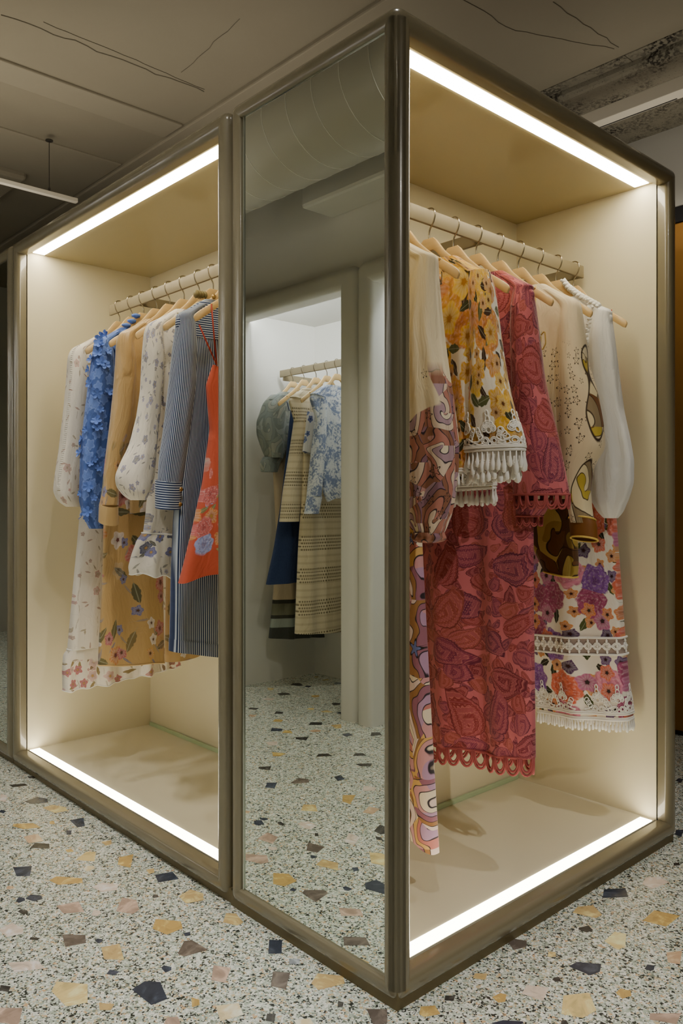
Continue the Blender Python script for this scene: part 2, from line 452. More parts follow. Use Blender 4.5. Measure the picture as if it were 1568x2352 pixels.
fabric('tan_sheer', b_tan(1.6), .5, .3, .06)
fabric('tan_plain', lambda g, p, x, y: lin((204, 170, 114)), .4, .4, .05)
def stripes(vert=True, dark=(44, 60, 98), light=(204, 212, 220), per=.0082, w=.36):
    def f(g, p, x, y):
        n = g.noise(p, 3., 1.)
        s_ = ((x if vert else y)/per+(n-.5)*1.2).frac()
        base = g.mix(g.noise(p, 40., 3.), lin(dark), lin(tuple(int(k*.8) for k in dark)))
        return g.mix((s_-.5).abs().lt(w*.5, .10), base, lin(light))
    return f
fabric('denim_stripe', stripes(True), .8, .15)
fabric('denim_across', stripes(False), .8, .15)
simple('brass', (176, 142, 84), .35, .8)
def b_red(g, p, x, y):
    c = g.mix(g.noise(p, 200., 2.)*.3, lin((192, 84, 58)), lin((176, 72, 48)))
    d = g.leaf(c, p, .06, [(150, 140, 84), (130, 124, 80)], .6, .44, .14)
    d = g.flower(d, p, .07, [(222, 206, 200), (150, 150, 196), (206, 130, 60)], .6, .4, 5, (.2, .1), (170, 130, 60))
    d = g.rose(d, p, .095, [(206, 120, 112), (196, 104, 100), (150, 160, 206)], .7, .42, (.7, .5))
    nz = g.noise(p, 10., 1.)
    m = g.step(1.29+(nz-.5)*.3-y, 0., .004)*g.step(y-1.03-(nz-.5)*.04, 0., .004)
    return g.mix(m, c, d)
fabric('red_floral', b_red, .75, .2); simple('red_strap', (150, 50, 32), .7)
fabric('grey_swirl', lambda g, p, x, y: g.swirl(lin((134, 142, 134)), p, 1., [(146, 154, 148), (128, 136, 130), (156, 158, 146), (118, 126, 120), (138, 144, 134)], 11., 9., seed=.9, line=(.17, .18, .165), lw=.14), .4, .4)
def b_bands(g, p, x, y):
    z = (y-.62).abs()
    c = g.ramp(g.rng(y, .36, .72, 0., 1.), [(0, lin((70, 72, 66))), (.07, lin((150, 158, 150))), (.23, lin((66, 66, 58))), (.29, lin((120, 118, 98))), (.5, lin((66, 66, 58))), (.57, lin((206, 186, 158)))], True)
    return c
fabric('banded_skirt', b_bands)
fabric('navy', lambda g, p, x, y: g.mix(g.noise(p, 90., 3.), lin((54, 68, 104)), lin((42, 54, 88))), .85, .15)
def b_crochet(g, p, x, y):
    rows = (y*150.).sin()
    c = g.mix(g.rng(rows, -1., 0., .35, 0.), lin((228, 214, 182)), lin((170, 150, 116)))
    bx = (x/.016+(y/.020).floor()*.5).frac()-.5; by = (y/.020).frac()-.5
    hole = (bx*bx+by*by*1.4).sqrt().lt(.33, .05)
    band = g.step((y*1.).__mul__(1.)/.20-((y/.20).floor()), .5, .01)
    return g.mix(hole*band*.8, c, lin((104, 90, 66)))
fabric('crochet', b_crochet, .9, .1, .5)
def b_toile(g, p, x, y):
    n = g.noise(p, 60., 4., .7); m = g.noise(p, 13., 2.)
    return g.mix(g.step(n*.6+m*.5-.56, 0., .03)*.85, lin((222, 226, 230)), lin((104, 122, 164)))
fabric('toile', b_toile); 
fabric('blue_bloom', lambda g, p, x, y: g.flower(lin((232, 230, 226)), p, .06, [(92, 116, 186), (120, 140, 200), (84, 100, 170)], .7, .36, 5, (0, 0), (60, 80, 150)))

# ------------------------------------------------------------------ the room
g = G('terrazzo'); p = g.geo(); x, y, z = g.sep(p); q = g.comb(x, y, 0.)
base = g.mix(g.noise(q, 1.3, 3.), lin((188, 198, 182)), lin((176, 187, 170)))
def chips(c, scale, off, stops):
    qq = g.vm('ADD', g.vm('ADD', q, (off, off*.6, 0.)), g.vm('SCALE', g.noise(q, scale*.9, 1., col=True), .35/scale))
    v = g.vor(qq, scale, 1.); r, gr, b = g.rgbsep(v['Color'])
    e = g.vor(qq, scale, 1., 'DISTANCE_TO_EDGE')['Distance']
    cc = g.ramp(gr, [(a, lin(k)) for a, k in stops], True)
    return g.mix(r.lt(.46, .002)*g.step(e-.08, 0., .02), c, cc)
PAL = [(0, (240, 240, 230)), (.36, (52, 56, 50)), (.54, (214, 194, 152)), (.62, (212, 218, 206)), (.80, (128, 136, 120)), (.90, (212, 176, 134)), (.95, (44, 48, 46))]
base = chips(base, 170., .0, PAL); base = chips(base, 105., 3.1, PAL); base = chips(base, 230., 7.7, PAL)
M['terrazzo'] = g.done(base, g.rng(g.noise(q, 40., 2.), .3, .7, .24, .34), 0., .45)
CHIP = dict(ochre=(200, 166, 100), navy=(58, 64, 76), brown=(100, 90, 82), peach=(206, 172, 138), tan=(206, 176, 120), cream=(236, 216, 170),
            pinkw=(228, 208, 190), pinkb=(178, 152, 134), dark=(66, 64, 60), gold=(232, 206, 140), grey=(150, 156, 160))
chip_mats = []
for i, (k, c) in enumerate(CHIP.items()):
    gg = G('chip_'+k); pp = gg.geo(); a, b, _ = gg.sep(pp)
    v = gg.noise(gg.vm('ADD', pp, (i*3.1, 0., 0.)), 14., 4., .6, 1.5)
    l2 = tuple(min(255, int(t*1.28+18)) for t in c); d2 = tuple(int(t*.78) for t in c)
    cc = gg.mix(gg.rng(v, .5, .68, 0., .8), lin(c), lin(l2)); cc = gg.mix(gg.rng(v, .45, .3, 0., .7), cc, lin(d2))
    chip_mats.append(gg.done(cc, .24, 0., .45))
CK = list(CHIP)
BL = """118,395,110,26,ochre 365,378,70,35,navy 317,424,34,18,navy 185,487,95,26,dark 152,453,80,40,peach 255,317,90,30,tan 402,537,100,42,gold 583,555,75,55,ochre 110,600,95,45,navy 305,643,135,36,ochre 490,677,100,35,pinkw 410,590,40,25,cream 325,770,115,55,pinkb 585,762,95,60,pinkb 765,630,90,45,navy 95,735,35,22,navy 155,725,70,30,navy 105,790,40,20,dark 885,718,95,55,tan 765,850,120,60,ochre 50,873,105,55,pinkw 340,915,105,65,brown 455,922,25,18,navy 160,912,40,18,dark 525,975,120,75,tan 872,960,115,65,brown 860,890,35,18,navy 1068,823,85,50,tan 1260,950,85,60,navy 118,1038,125,62,pinkw 325,1155,150,100,gold 520,1067,55,22,navy 762,1050,40,28,navy 690,1160,130,90,navy 1010,1070,95,75,pinkb 1290,1103,100,75,brown 1510,1110,120,70,tan 25,1140,50,30,dark 485,1222,70,35,tan 892,1205,45,38,ochre 1048,1250,110,75,cream 50,1265,115,90,pinkb 1245,1275,55,35,dark 85,208,70,18,dark 15,265,35,30,pinkw 175,280,90,28,navy 240,380,25,15,ochre 10,328,25,15,navy 490,470,45,22,tan 715,718,25,15,dark 690,600,35,25,tan 440,795,40,25,pinkw 45,678,35,14,peach 320,508,35,15,ochre 1350,1015,50,30,grey 1560,1215,30,30,dark 800,1295,90,40,pinkb 1395,1295,90,30,cream 160,170,60,12,dark"""
BR = """1255,705,95,55,navy 1435,655,100,48,pinkw 1135,790,105,50,tan 1120,868,55,24,dark 1465,815,130,65,ochre 1270,920,95,65,gold 1125,1045,130,52,navy 1415,1045,45,25,navy 990,1100,35,20,dark 890,1160,115,65,pinkw 730,1185,55,35,ochre 495,1185,45,28,dark 1080,1215,150,100,gold 1300,1165,60,40,ochre 1530,995,75,60,peach 400,1245,90,45,ochre 160,1270,130,70,brown 1490,1270,120,60,pinkb 810,935,70,45,brown 640,1085,60,35,tan 1555,185,30,18,navy 1555,425,40,30,navy 965,985,40,25,tan 1540,570,30,14,dark 770,1300,120,20,navy 1025,1298,40,20,dark"""
MBL = """1250,15,60,18,pinkw 1275,65,60,18,ochre 1485,70,70,16,dark 1225,128,65,18,dark 1245,207,75,22,navy 1380,190,70,25,brown 1225,330,70,35,tan 1420,312,80,32,tan 1545,370,60,30,navy 1350,405,90,35,pinkw 1165,470,60,35,pinkb 1375,512,95,30,brown 1440,600,105,40,tan 1220,665,105,45,ochre 1390,738,90,45,brown 1265,717,25,14,navy 1525,710,30,18,navy 1525,815,80,25,pinkb 1540,470,40,35,pinkw 1560,175,40,22,navy"""
MBR = """85,68,60,14,dark 110,113,75,14,dark 35,267,65,38,ochre 120,222,65,22,pinkw 185,413,60,35,dark 135,322,70,30,peach 120,567,120,48,gold 115,698,105,55,navy 165,793,40,18,ochre 205,870,60,35,cream 30,945,50,20,navy 10,640,30,25,navy"""
MZ = """530,1765,90,22,dark 415,1845,95,22,dark 285,1888,85,25,pinkw 690,1863,60,20,ochre 860,1930,70,18,dark 155,1970,75,20,dark 370,2005,75,22,dark 365,2073,90,22,ochre 690,2098,110,30,dark 875,2120,90,35,tan 345,2150,100,30,navy 450,2170,85,25,ochre 690,2160,80,20,peach 960,2195,85,28,navy 1200,2190,95,35,dark 300,1800,60,20,tan 580,2225,120,25,dark 145,2030,60,20,peach"""
chip_list = []
def parse(txt, ox, oy, sc, mirror):
    for w in txt.split():
        a = w.split(','); a4 = a[4]; cx, cy, w_, h_ = [float(k) for k in a[:4]]
        P = at(ox+cx/sc, oy+cy/sc, 'Z', 0.); l = at(ox+(cx-w_/2)/sc, oy+cy/sc, 'Z', 0.); r_ = at(ox+(cx+w_/2)/sc, oy+cy/sc, 'Z', 0.)
        t = at(ox+cx/sc, oy+(cy-h_/2)/sc, 'Z', 0.); b = at(ox+cx/sc, oy+(cy+h_/2)/sc, 'Z', 0.)
        u = (r_-l)/2; v = (t-b)/2
        if mirror:
            P[0] = 2*MIR-P[0]; u[0] *= -1; v[0] *= -1
            dd = (P-CAM)@FD
            if dd > .1 and -60 < CX+F*((P-CAM)@FR)/dd < 1600 and CY+F*1.2145/dd < 2380: continue
            if any(np.linalg.norm(P-k[0]) < .06 for k in chip_list): continue
        chip_list.append((P, u, v, CK.index(a4)))
parse(BL, 0, 1700, 2., False); parse(BR, 784, 1700, 2., False)
parse(MBL, 0, 1700, 2., True); parse(MBR, 784, 1700, 2., True); parse(MZ, 540, 1100, 3.7333, True)
for k in range(900):                                  # the rest of the floor, the same mix of chips
    P = np.array([RNG.uniform(-2.3, 4.4), RNG.uniform(-3.2, 6.2), 0.])
    v = P-CAM; d = v@FD
    if d > .2:
        px = CX+F*(v@FR)/d; py = CY+F*1.2145/d
        if -40 < px < 1610 and py < 2400: continue
    if -1.6 < P[0] < 0 and -.6 < P[1] < 4: continue
    a = RNG.uniform(0, PI); w_ = RNG.uniform(.012, .034); h_ = w_*RNG.uniform(.55, 1.)
    if any(np.linalg.norm(P-k[0]) < .08 for k in chip_list): continue
    chip_list.append((P, np.array([math.cos(a), math.sin(a), 0])*w_, np.array([-math.sin(a), math.cos(a), 0])*h_, int(RNG.integers(0, len(CK)))))
m = MB()
m.add([(-2.4, -3.4, 0), (4.6, -3.4, 0), (4.6, 6.4, 0), (-2.4, 6.4, 0)], [(0, 1, 2, 3)], 0)
for i, (P, u, v, c) in enumerate(chip_list):
    n = int(RNG.choice([4, 4, 4, 5, 5])); ph = RNG.uniform(-.3, .3)+PI/4
    A = np.sort(ph+np.arange(n)*2*PI/n+RNG.uniform(-.42, .42, n))
    z = .0004+.00001*(i % 7)
    pts = [P+u*math.cos(t)*1.32*RNG.uniform(.82, 1.1)+v*math.sin(t)*1.32*RNG.uniform(.82, 1.1) for t in A]
    V = [(q_[0], q_[1], z) for q_ in pts]
    ar = sum(V[k][0]*V[(k+1) % n][1]-V[(k+1) % n][0]*V[k][1] for k in range(n))
    m.add(V if ar > 0 else V[::-1], [tuple(range(n))], 1+c)
tag(m.build('floor', None, mats=[M['terrazzo']]+chip_mats, fix=False), kind='structure')

def plaster(name, c, c2, rough=.85, b=.15, soot=0.):
    g = G(name); p = g.geo(); n = g.noise(p, 2.2, 4.)
    c_ = g.mix(n, lin(c), lin(c2))
    if soot:
        s1 = g.noise(p, 5., 4., .6); s2 = g.noise(p, 60., 3., .6)
        c_ = g.mix(g.step(s1-.52, 0., .10)*g.step(s2-.5, 0., .06)*soot, c_, lin((40, 36, 30)))
        c_ = g.mix(g.rng(g.noise(p, 130., 2.), .62, .72, 0., .7)*soot, c_, lin((60, 56, 46)))
    g.bump(g.noise(p, 40., 4.), b, .004)
    M[name] = g.done(c_, rough, 0., .2); return M[name]
plaster('ceiling', (126, 118, 98), (117, 109, 90)); plaster('beam', (131, 123, 103), (122, 114, 95))
plaster('soot', (138, 131, 112), (112, 106, 90), .9, .7, 1.); plaster('crack', (100, 93, 77), (94, 87, 72))
plaster('white_wall', (224, 222, 214), (216, 214, 206), .6, .05); plaster('grey_wall', (176, 172, 160), (168, 164, 150))
plaster('duct', (176, 172, 158), (168, 164, 150), .45, .03); plaster('duct_seam', (240, 238, 228), (236, 234, 224), .5, .02)
simple('brown_panel', (168, 118, 48), .55, nz=.4, nsc=6.); simple('black_trim', (30, 28, 26), .6)
simple('track', (196, 188, 168), .5); simple('wire', (70, 66, 58), .5, .6)
ZC = 3.2
def struct(m, name, mat, **k): return tag(m.build(name, mat, **k), kind='structure')
m = MB(); m.box((-2.4, -3.4, ZC), (4.6, 6.4, ZC+.1)); struct(m, 'ceiling', M['ceiling'])
def rib(name, ax, c0, c1, a0, a1, drop, mat, rnd=.02):
    m = MB()
    lo, hi = ((a0, c0, ZC-drop), (a1, c1, ZC+.01)) if ax == 'X' else ((c0, a0, ZC-drop), (c1, a1, ZC+.01))
    m.box(lo, hi, 0, min(rnd, drop*.45)); return struct(m, name, mat)
rib('beam_1', 'Y', .87, 1.93, -3.4, 6.4, .022, M['beam'], .008)
rib('beam_2', 'X', 2.37, 2.56, -2.4, .86, .014, M['beam'], .012)
rib('beam_3', 'X', 3.05, 6.4, -2.4, .86, .010, M['beam'], .005)
rib('beam_4', 'X', 3.55, 4.1, -2.4, .5, .05, M['beam'])
rib('beam_5', 'Y', 1.95, 2.02, -3.4, 6.4, .012, M['soot'], .005)
rib('beam_6', 'Y', 2.02, 4.6, -3.4, 6.4, .05, M['soot'], .02)
# hairline cracks and board joints in the ceiling plaster
m = MB()
def crack(pts, w, zz=None):
    A = [at(px, py, 'Z', zz or ZC) for px, py in pts]; L = []
    for a, b in zip(A[:-1], A[1:]):
        n = max(2, int(np.linalg.norm(b-a)/.05))
        for k in range(n): L.append(a+(b-a)*k/n+np.array([RNG.uniform(-.006, .006), RNG.uniform(-.006, .006), 0]))
    L.append(A[-1])
    for k in range(len(L)): L[k][2] = (zz or ZC)-.001
    m.tube(L, w, 5)
crack([(2, 32), (60, 52), (125, 80), (170, 92), (222, 118), (310, 148), (360, 170), (392, 181), (430, 193), (468, 210)], .0028)
crack([(470, 205), (380, 168), (260, 115), (100, 50)], .0018)
crack([(418, 165), (550, 43)], .0015)
crack([(1050, -10), (1180, 70), (1410, 108+4)], .0015, ZC-.022)
crack([(1270, 5), (1420, 108)], .0018, ZC-.022); crack([(1415, 115), (1475, 160)], .0015, ZC-.012)
struct(m, 'trim_1', M['crack'])

# far walls that close the room
m = MB(); m.box((-2.4, 6.3, 0), (4.6, 6.4, ZC)); struct(m, 'wall_back', M['grey_wall'])
m = MB(); m.box((-2.4, -3.4, 0), (4.6, -3.3, ZC)); struct(m, 'wall_front', M['grey_wall'])
WX = 2.706
m = MB(); m.box((WX, -3.3, 2.74), (4.6, 6.3, ZC), 0); struct(m, 'wall_right', M['grey_wall'])
m = MB(); m.box((WX+.01, -3.3, 2.66), (WX+.2, 6.3, 2.74)); struct(m, 'trim_2', M['black_trim'])
m = MB(); m.box((WX+.03, -3.3, 0), (WX+.13, 6.3, 2.66))
for k in range(24): m.box((WX+.018, -3.3+k*.4, 0.02), (WX+.031, -3.3+k*.4+.385, 2.655), 0, .004)
struct(m, 'wall_right_panelling', M['brown_panel'])
m = MB(); m.box((WX+.012, -3.3, 0), (WX+.03, 6.3, .02)); struct(m, 'baseboard_right', M['black_trim'])

# ------------------------------------------------------------------ rounded ring frames
def ring(m, plane, c, u0, u1, z0, z1, prof, rc=.03, sgn=1, na=5, mi=0):
    """sweeps a profile (inward w, outward d) round a rectangle; plane 'X' faces -X, 'Y' faces -Y; sgn flips the facing"""
    loops = []
    for w, d in prof:
        r = max(rc-w, .0); pts = []
        a0, a1, b0, b1 = u0+w, u1-w, z0+w, z1-w
        for (cx, cz, st) in ((a0+r, b0+r, PI), (a1-r, b0+r, 1.5*PI), (a1-r, b1-r, 0), (a0+r, b1-r, .5*PI)):
            for k in range(na):
                a = st+k*(PI/2)/(na-1); pts.append((cx+r*math.cos(a), cz+r*math.sin(a)))
        loops.append([((c-d*sgn, u, z) if plane == 'X' else (u, c-d*sgn, z)) for u, z in pts])
    n = len(loops[0]); V = [v for l in loops for v in l]
    Fs = [(i*n+k, i*n+(k+1) % n, (i+1)*n+(k+1) % n, (i+1)*n+k) for i in range(len(loops)-1) for k in range(n)]
    m.add(V, Fs, mi)
def nose(w, r=.03, back=.08, lip=.022, inner=.048):
    P = ([(0., -back)] if back > r else [])+[(0., -r)]
    for k in range(1, 7): a = k*PI/12; P.append((r-r*math.cos(a), -r+r*math.sin(a)))
    r2 = w-r
    for k in range(1, 6):
        a = k*PI/10*.92; P.append((r+r2*math.sin(a), -lip+lip*math.cos(a)))
    P += [(w, -lip), (w, -inner)]
    return P
FW = .058; PROF = nose(FW); OFF = .008
PROF_OPEN = nose(FW, back=0.); PROF_MIRROR = nose(.050, back=0., lip=.010); PROF_END = nose(.056, lip=.010)
PL = .014; HT = 2.40; ZF = .070; ZI = 2.356

def quadbox(name, lo, hi, mat, parent, bev=0.):
    m = MB(); m.box(lo, hi, 0, bev); return m.build(name, mat, parent)

def rail_part(parent, axis, a0, a1, c, z0=2.060, z1=2.107, back=.64, brackets=()):
    m = MB()
    def bx(lo, hi, b=.003):
        if axis == 'X': m.box((lo[0], lo[1], lo[2]), (hi[0], hi[1], hi[2]), 0, b)
        else: m.box((lo[1], lo[0], lo[2]), (hi[1], hi[0], hi[2]), 0, b)
    bx((a0, c-.006, z0), (a1, c+.006, z1))
    r = m.build('hanging_rail', M['rail'], parent, auto=True)
    for b in brackets:
        m = MB(); bx((b-.006, c+.006, z0+.002), (b+.006, back, z1-.002), .002); m.build('rail_bracket', M['rail_dark'], parent)
    return r

# ---- corner display cabinet (open to the right-hand aisle, mirror on its end)
BX, BY = 1.449, .688
cab = empty('display_cabinet', (BX/2, BY/2, 0), 'tall taupe lacquered corner display cabinet with full-height mirror on its end and lit open front', 'display cabinet', 'rounded taupe display cabinets')
m = MB(); ring(m, 'Y', -OFF, -OFF, BX, PL, HT, PROF_OPEN); m.build('frame', M['frame'], cab, True, auto=True)
m = MB(); ring(m, 'X', -OFF, -OFF, BY, PL, HT, PROF_MIRROR); m.build('frame', M['frame'], cab, True, auto=True)
quadbox('plinth', (.0, .0, 0), (BX-.02, BY, PL+.03), M['plinth'], cab)
quadbox('back_panel', (.05, .645, ZF-.02), (1.40, .66, ZI+.01), M['interior'], cab)
quadbox('side_panel', (1.393, .046, ZF-.02), (1.41, .66, ZI+.01), M['interior'], cab)
quadbox('side_panel', (.045, .056, ZF-.02), (.058, .66, ZI+.01), M['interior'], cab)
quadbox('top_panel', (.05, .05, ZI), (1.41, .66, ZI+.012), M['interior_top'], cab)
quadbox('shelf', (.05, .05, ZF-.02), (1.41, .66, ZF), M['shelf'], cab)
quadbox('glass_sheet', (.07, .631, ZF), (1.385, .643, ZF+.017), M['glass_edge'], cab, .001)
quadbox('outer_shell', (.045, .664, .03), (BX-.03, BY-.002, HT-.02), M['gap_shade'], cab)
quadbox('outer_side', (1.413, .07, .03), (BX-.006, BY-.01, HT-.02), M['shell'], cab)
quadbox('outer_top', (.03, .07, HT-.03), (BX-.03, BY-.03, HT-.006), M['shell'], cab)
quadbox('light_strip', (.062, .066, ZI-.002), (1.375, .119, ZI), M['led_top'], cab)
quadbox('light_strip', (.062, .052, ZF), (1.372, .096, ZF+.002), M['led_bottom'], cab)
quadbox('mirror', (MIR, .036, .056), (MIR+.005, BY-.044, 2.358), M['mirror'], cab)
m = MB(); m.box((MIR-.003, BY-.0625, .06), (MIR+.002, BY-.0575, 2.352)); m.build('mirror_trim', M['mirror_edge'], cab)
m = MB(); m.box((MIR-.002, .044, 2.349), (MIR+.002, BY-.058, 2.3515)); m.build('mirror_trim', M['mirror_edge'], cab)
rail_part(cab, 'X', .085, 1.358, .32, back=.645, brackets=(1.352, .75))

# ---- long display cabinet beside it
AY0, AY1 = .703, 2.436
cab2 = empty('display_cabinet', (.35, (AY0+AY1)/2, 0), 'long taupe lacquered display cabinet with lit open front, between the two mirrored ends', 'display cabinet', 'rounded taupe display cabinets')
m = MB(); ring(m, 'X', -OFF, AY0, AY1, PL, HT, PROF); m.build('frame', M['frame'], cab2, True, auto=True)
quadbox('plinth', (.006, AY0-.010, 0), (.68, AY1+.003, PL+.03), M['plinth'], cab2)
quadbox('back_panel', (.675, AY0+.04, ZF-.02), (.69, AY1-.04, ZI+.01), M['interior'], cab2)
quadbox('side_panel', (.046, AY1-.056, ZF-.02), (.69, AY1-.042, ZI+.01), M['interior'], cab2)
quadbox('side_panel', (.046, AY0+.042, ZF-.02), (.69, AY0+.056, ZI+.01), M['interior'], cab2)
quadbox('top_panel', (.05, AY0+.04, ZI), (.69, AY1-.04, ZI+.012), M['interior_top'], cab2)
quadbox('shelf', (.05, AY0+.04, ZF-.02), (.69, AY1-.04, ZF), M['shelf'], cab2)
quadbox('glass_sheet', (.661, AY0+.07, ZF), (.673, AY1-.07, ZF+.017), M['glass_edge'], cab2, .001)
quadbox('outer_shell', (.695, AY0+.02, .03), (.72, AY1-.02, HT-.02), M['shell'], cab2)
quadbox('outer_side', (.08, AY1-.04, .03), (.72, AY1-.006, HT-.02), M['shell'], cab2)
quadbox('outer_side', (.045, AY0+.004, .03), (.72, AY0+.04, HT-.02), M['gap_shade'], cab2)  # coloured dark as the shade beside the corner cabinet
quadbox('outer_top', (.07, AY0+.03, HT-.03), (.70, AY1-.03, HT-.006), M['shell'], cab2)
quadbox('light_strip', (.066, AY0+.062, ZI-.002), (.119, AY1-.07, ZI), M['led_top'], cab2)
quadbox('light_strip', (.052, AY0+.062, ZF), (.096, AY1-.07, ZF+.002), M['led_bottom'], cab2)
rail_part(cab2, 'Y', .80, 2.111, .32, back=.675, brackets=(1.853, 1.0))

# ---- third cabinet, only its mirrored end reaches into view
DY0, DY1 = 2.445, 3.13
cab3 = empty('display_cabinet', (.7, (DY0+DY1)/2, 0), 'taupe lacquered cabinet at the far left whose mirrored end just shows', 'display cabinet', 'rounded taupe display cabinets')
m = MB(); ring(m, 'X', -OFF, DY0, DY1, PL, HT, PROF_END); m.build('frame', M['frame'], cab3, True, auto=True)
quadbox('plinth', (.006, DY0, 0), (1.4, DY1-.01, PL+.03), M['plinth'], cab3)
quadbox('outer_shell', (.05, DY0+.008, .03), (1.42, DY1-.01, HT-.01), M['shell'], cab3)
quadbox('mirror', (MIR, DY0+.05, .062), (MIR+.005, DY1-.05, 2.352), M['mirror'], cab3)

# ------------------------------------------------------------------ plaster alcove wall on the other side of the aisle (seen in the mirror)
AX = 2*MIR-1.63                                   # its face
APROF = [(0., -.10)]+[(.055-.055*math.cos(k*PI/12), -.055+.055*math.sin(k*PI/12)) for k in range(0, 7)]+[(.095+.03*math.sin(k*PI/12), -.03+.03*math.cos(k*PI/12)) for k in range(0, 7)]+[(.125, -.12)]
AB = 2*MIR-2.312
ALC = [(.30, 1.872), (1.872, 3.125), (3.125, 4.6)]
m = MB()
for a, b in ALC: ring(m, 'X', AX, a, b, -.2, 2.515, APROF, .055, -1)
for a, b in ALC:
    m.box((AB-.03, a+.1, 0), (AB, b-.1, 2.45)); m.box((AB, a+.06, 0), (AX-.1, a+.124, 2.45)); m.box((AB, b-.124, 0), (AX-.1, b-.06, 2.45))
    m.box((AB, a+.1, 2.44), (AX-.1, b-.1, 2.46))
m.box((AB, .3, 2.46), (AX-.08, 4.6, ZC)); m.box((AX-.08, .2, 2.50), (AX-.05, 4.7, ZC))
m.box((-2.4, 4.55, 0), (AX-.05, 6.3, ZC)); m.box((-2.4, -3.3, 0), (AX-.05, .34, ZC))
struct(m, 'wall_left', M['white_wall'], auto=True)
for a, b in ALC:
    l = MB(); l.box((AX-.128, a+.128, 2.402), (AX-.122, b-.128, 2.436))
    tag(l.build('alcove_light', M['led_cool'], origin=(AX-.17, (a+b)/2, 2.41)), {.30: 'cool white light strip in the alcove ceiling nearest the corner cabinet', 1.872: 'cool white light strip in the ceiling of the alcove with blue and crochet clothes', 3.125: 'cool white light strip in the ceiling of the empty far alcove'}[a], 'light strip', 'alcove light strips')
# spiral duct and the soffit next to it
m = MB(); dxc, dz, dr = -.98, 2.92, .225
m.lathe([(dr, -3.3), (dr, 2.75)], (dxc, 0, dz), 40, 0, 1)
o = tag(m.build('air_duct', M['duct'], smooth=True, origin=(dxc, .6, dz), auto=True), 'round white air duct with spiral seams below the ceiling', 'air duct')
m = MB(); m.tube([(dxc+(dr+.0005)*math.cos(t), -3.2+t/(2*PI)*.17, dz+(dr+.0005)*math.sin(t)) for t in np.linspace(0, 2*PI*34.6, 35*36)], .0014, 5)
m.build('spiral_seam', M['duct_seam'], o)
sp = at(690, 480, 'X', 1.45)
m = MB(); m.box((AX-.06, -3.3, sp[2]), (2*MIR-1.45, sp[1], sp[2]+.28), 0, .02); struct(m, 'trim_3', M['white_wall'])

# ------------------------------------------------------------------ garments: everything in the frame of its hanger (h along hanger, r along rail)
def P3(axis, c, h, r, z):
    if axis == 'X': return np.array([c+r, h, z])
    if axis == 'Y': return np.array([h, c+r, z])
    return np.array([2*MIR-h, c+r, z])               # clothes in the alcove across the aisle, met by way of the mirror
def HZ(axis, c, px, py):
    p = at(px, py, 'X' if axis == 'X' else 'Y', c)
    return np.array([p[1] if axis == 'X' else p[0], p[2]]), depth(p)
RH = {'X': .32, 'Y': .32, 'V': 1.97}
HRAIL = {'X': 2.107, 'Y': 2.107, 'V': 2.090}
LATH = {'X': .6756, 'Y': .7373, 'V': .7373}; LATR = {'X': .7373, 'Y': .6756, 'V': .6756}

# ---- wooden hanger
def arm_z(u):                                               # drop of the shoulder line along the arm
    return np.interp(u, [0, .022, .035, .06, .10, .15, .195, .212, .216], [0, 0, -.016, -.048, -.083, -.118, -.148, -.162, -.170])
def arm_h(u):
    return np.interp(u, [0, .022, .05, .10, .16, .20, .211, .216], [.040, .040, .034, .029, .031, .033, .028, .008])
def smooth(A, k):
    A = np.asarray(A, float)
    for _ in range(k):
        B = A.copy(); B[1:-1] = (A[:-2]+2*A[1:-1]+A[2:])/4; A = B
    return A
def resample(P, n, sm=2):
    P = np.asarray(P, float); d = np.r_[0, np.cumsum(np.linalg.norm(np.diff(P, axis=0), axis=1))]
    t = np.linspace(0, d[-1], n)
    return smooth(np.stack([np.interp(t, d, P[:, k]) for k in range(P.shape[1])], 1), sm)

class Cloth:
    """a grid of rows (top to bottom) by columns (round the garment)"""
    def __init__(s, grid, uv): s.g = grid; s.uv = uv
    def mesh(s, name, mat, parent, cap_top=False, label=None):
        nt, ns, _ = s.g.shape
        V = s.g.reshape(-1, 3); idx = np.arange(nt*ns).reshape(nt, ns)
        a = idx[:-1, :-1].ravel(); b = idx[:-1, 1:].ravel(); c = idx[1:, 1:].ravel(); d = idx[1:, :-1].ravel()
        Fs = np.stack([a, d, c, b], 1).tolist()
        UV = s.uv.reshape(-1, 2)
        if cap_top:
            V = np.vstack([V, s.g[0].mean(0)]); UV = np.vstack([UV, s.uv[0].mean(0)])
            k = len(V)-1; Fs += [(k, int(idx[0, i]), int(idx[0, i+1])) for i in range(ns-1)]
        o = mesh_obj(name, V, Fs, M[mat] if isinstance(mat, str) else mat, parent, True, UV)
        if label: o['label'] = label
        return o
    def ring(s, row=-1): return s.g[row]
    def at(s, t, k, off=0.):
        nt, ns, _ = s.g.shape
        t = min(max(t, 0), nt-1.001); k = min(max(k, 0), ns-1.001)
        i, j = int(t), int(k); u, v = t-i, k-j; g = s.g
        p = (g[i, j]*(1-u)+g[i+1, j]*u)*(1-v)+(g[i, j+1]*(1-u)+g[i+1, j+1]*u)*v
        if off:
            n = np.cross(g[i+1, j]-g[i, j], g[i, j+1]-g[i, j]); n /= np.linalg.norm(n)+1e-9
            c = g[i].mean(0); 
            if n@(p-c) < 0: n = -n
            p = p+n*off
        return p

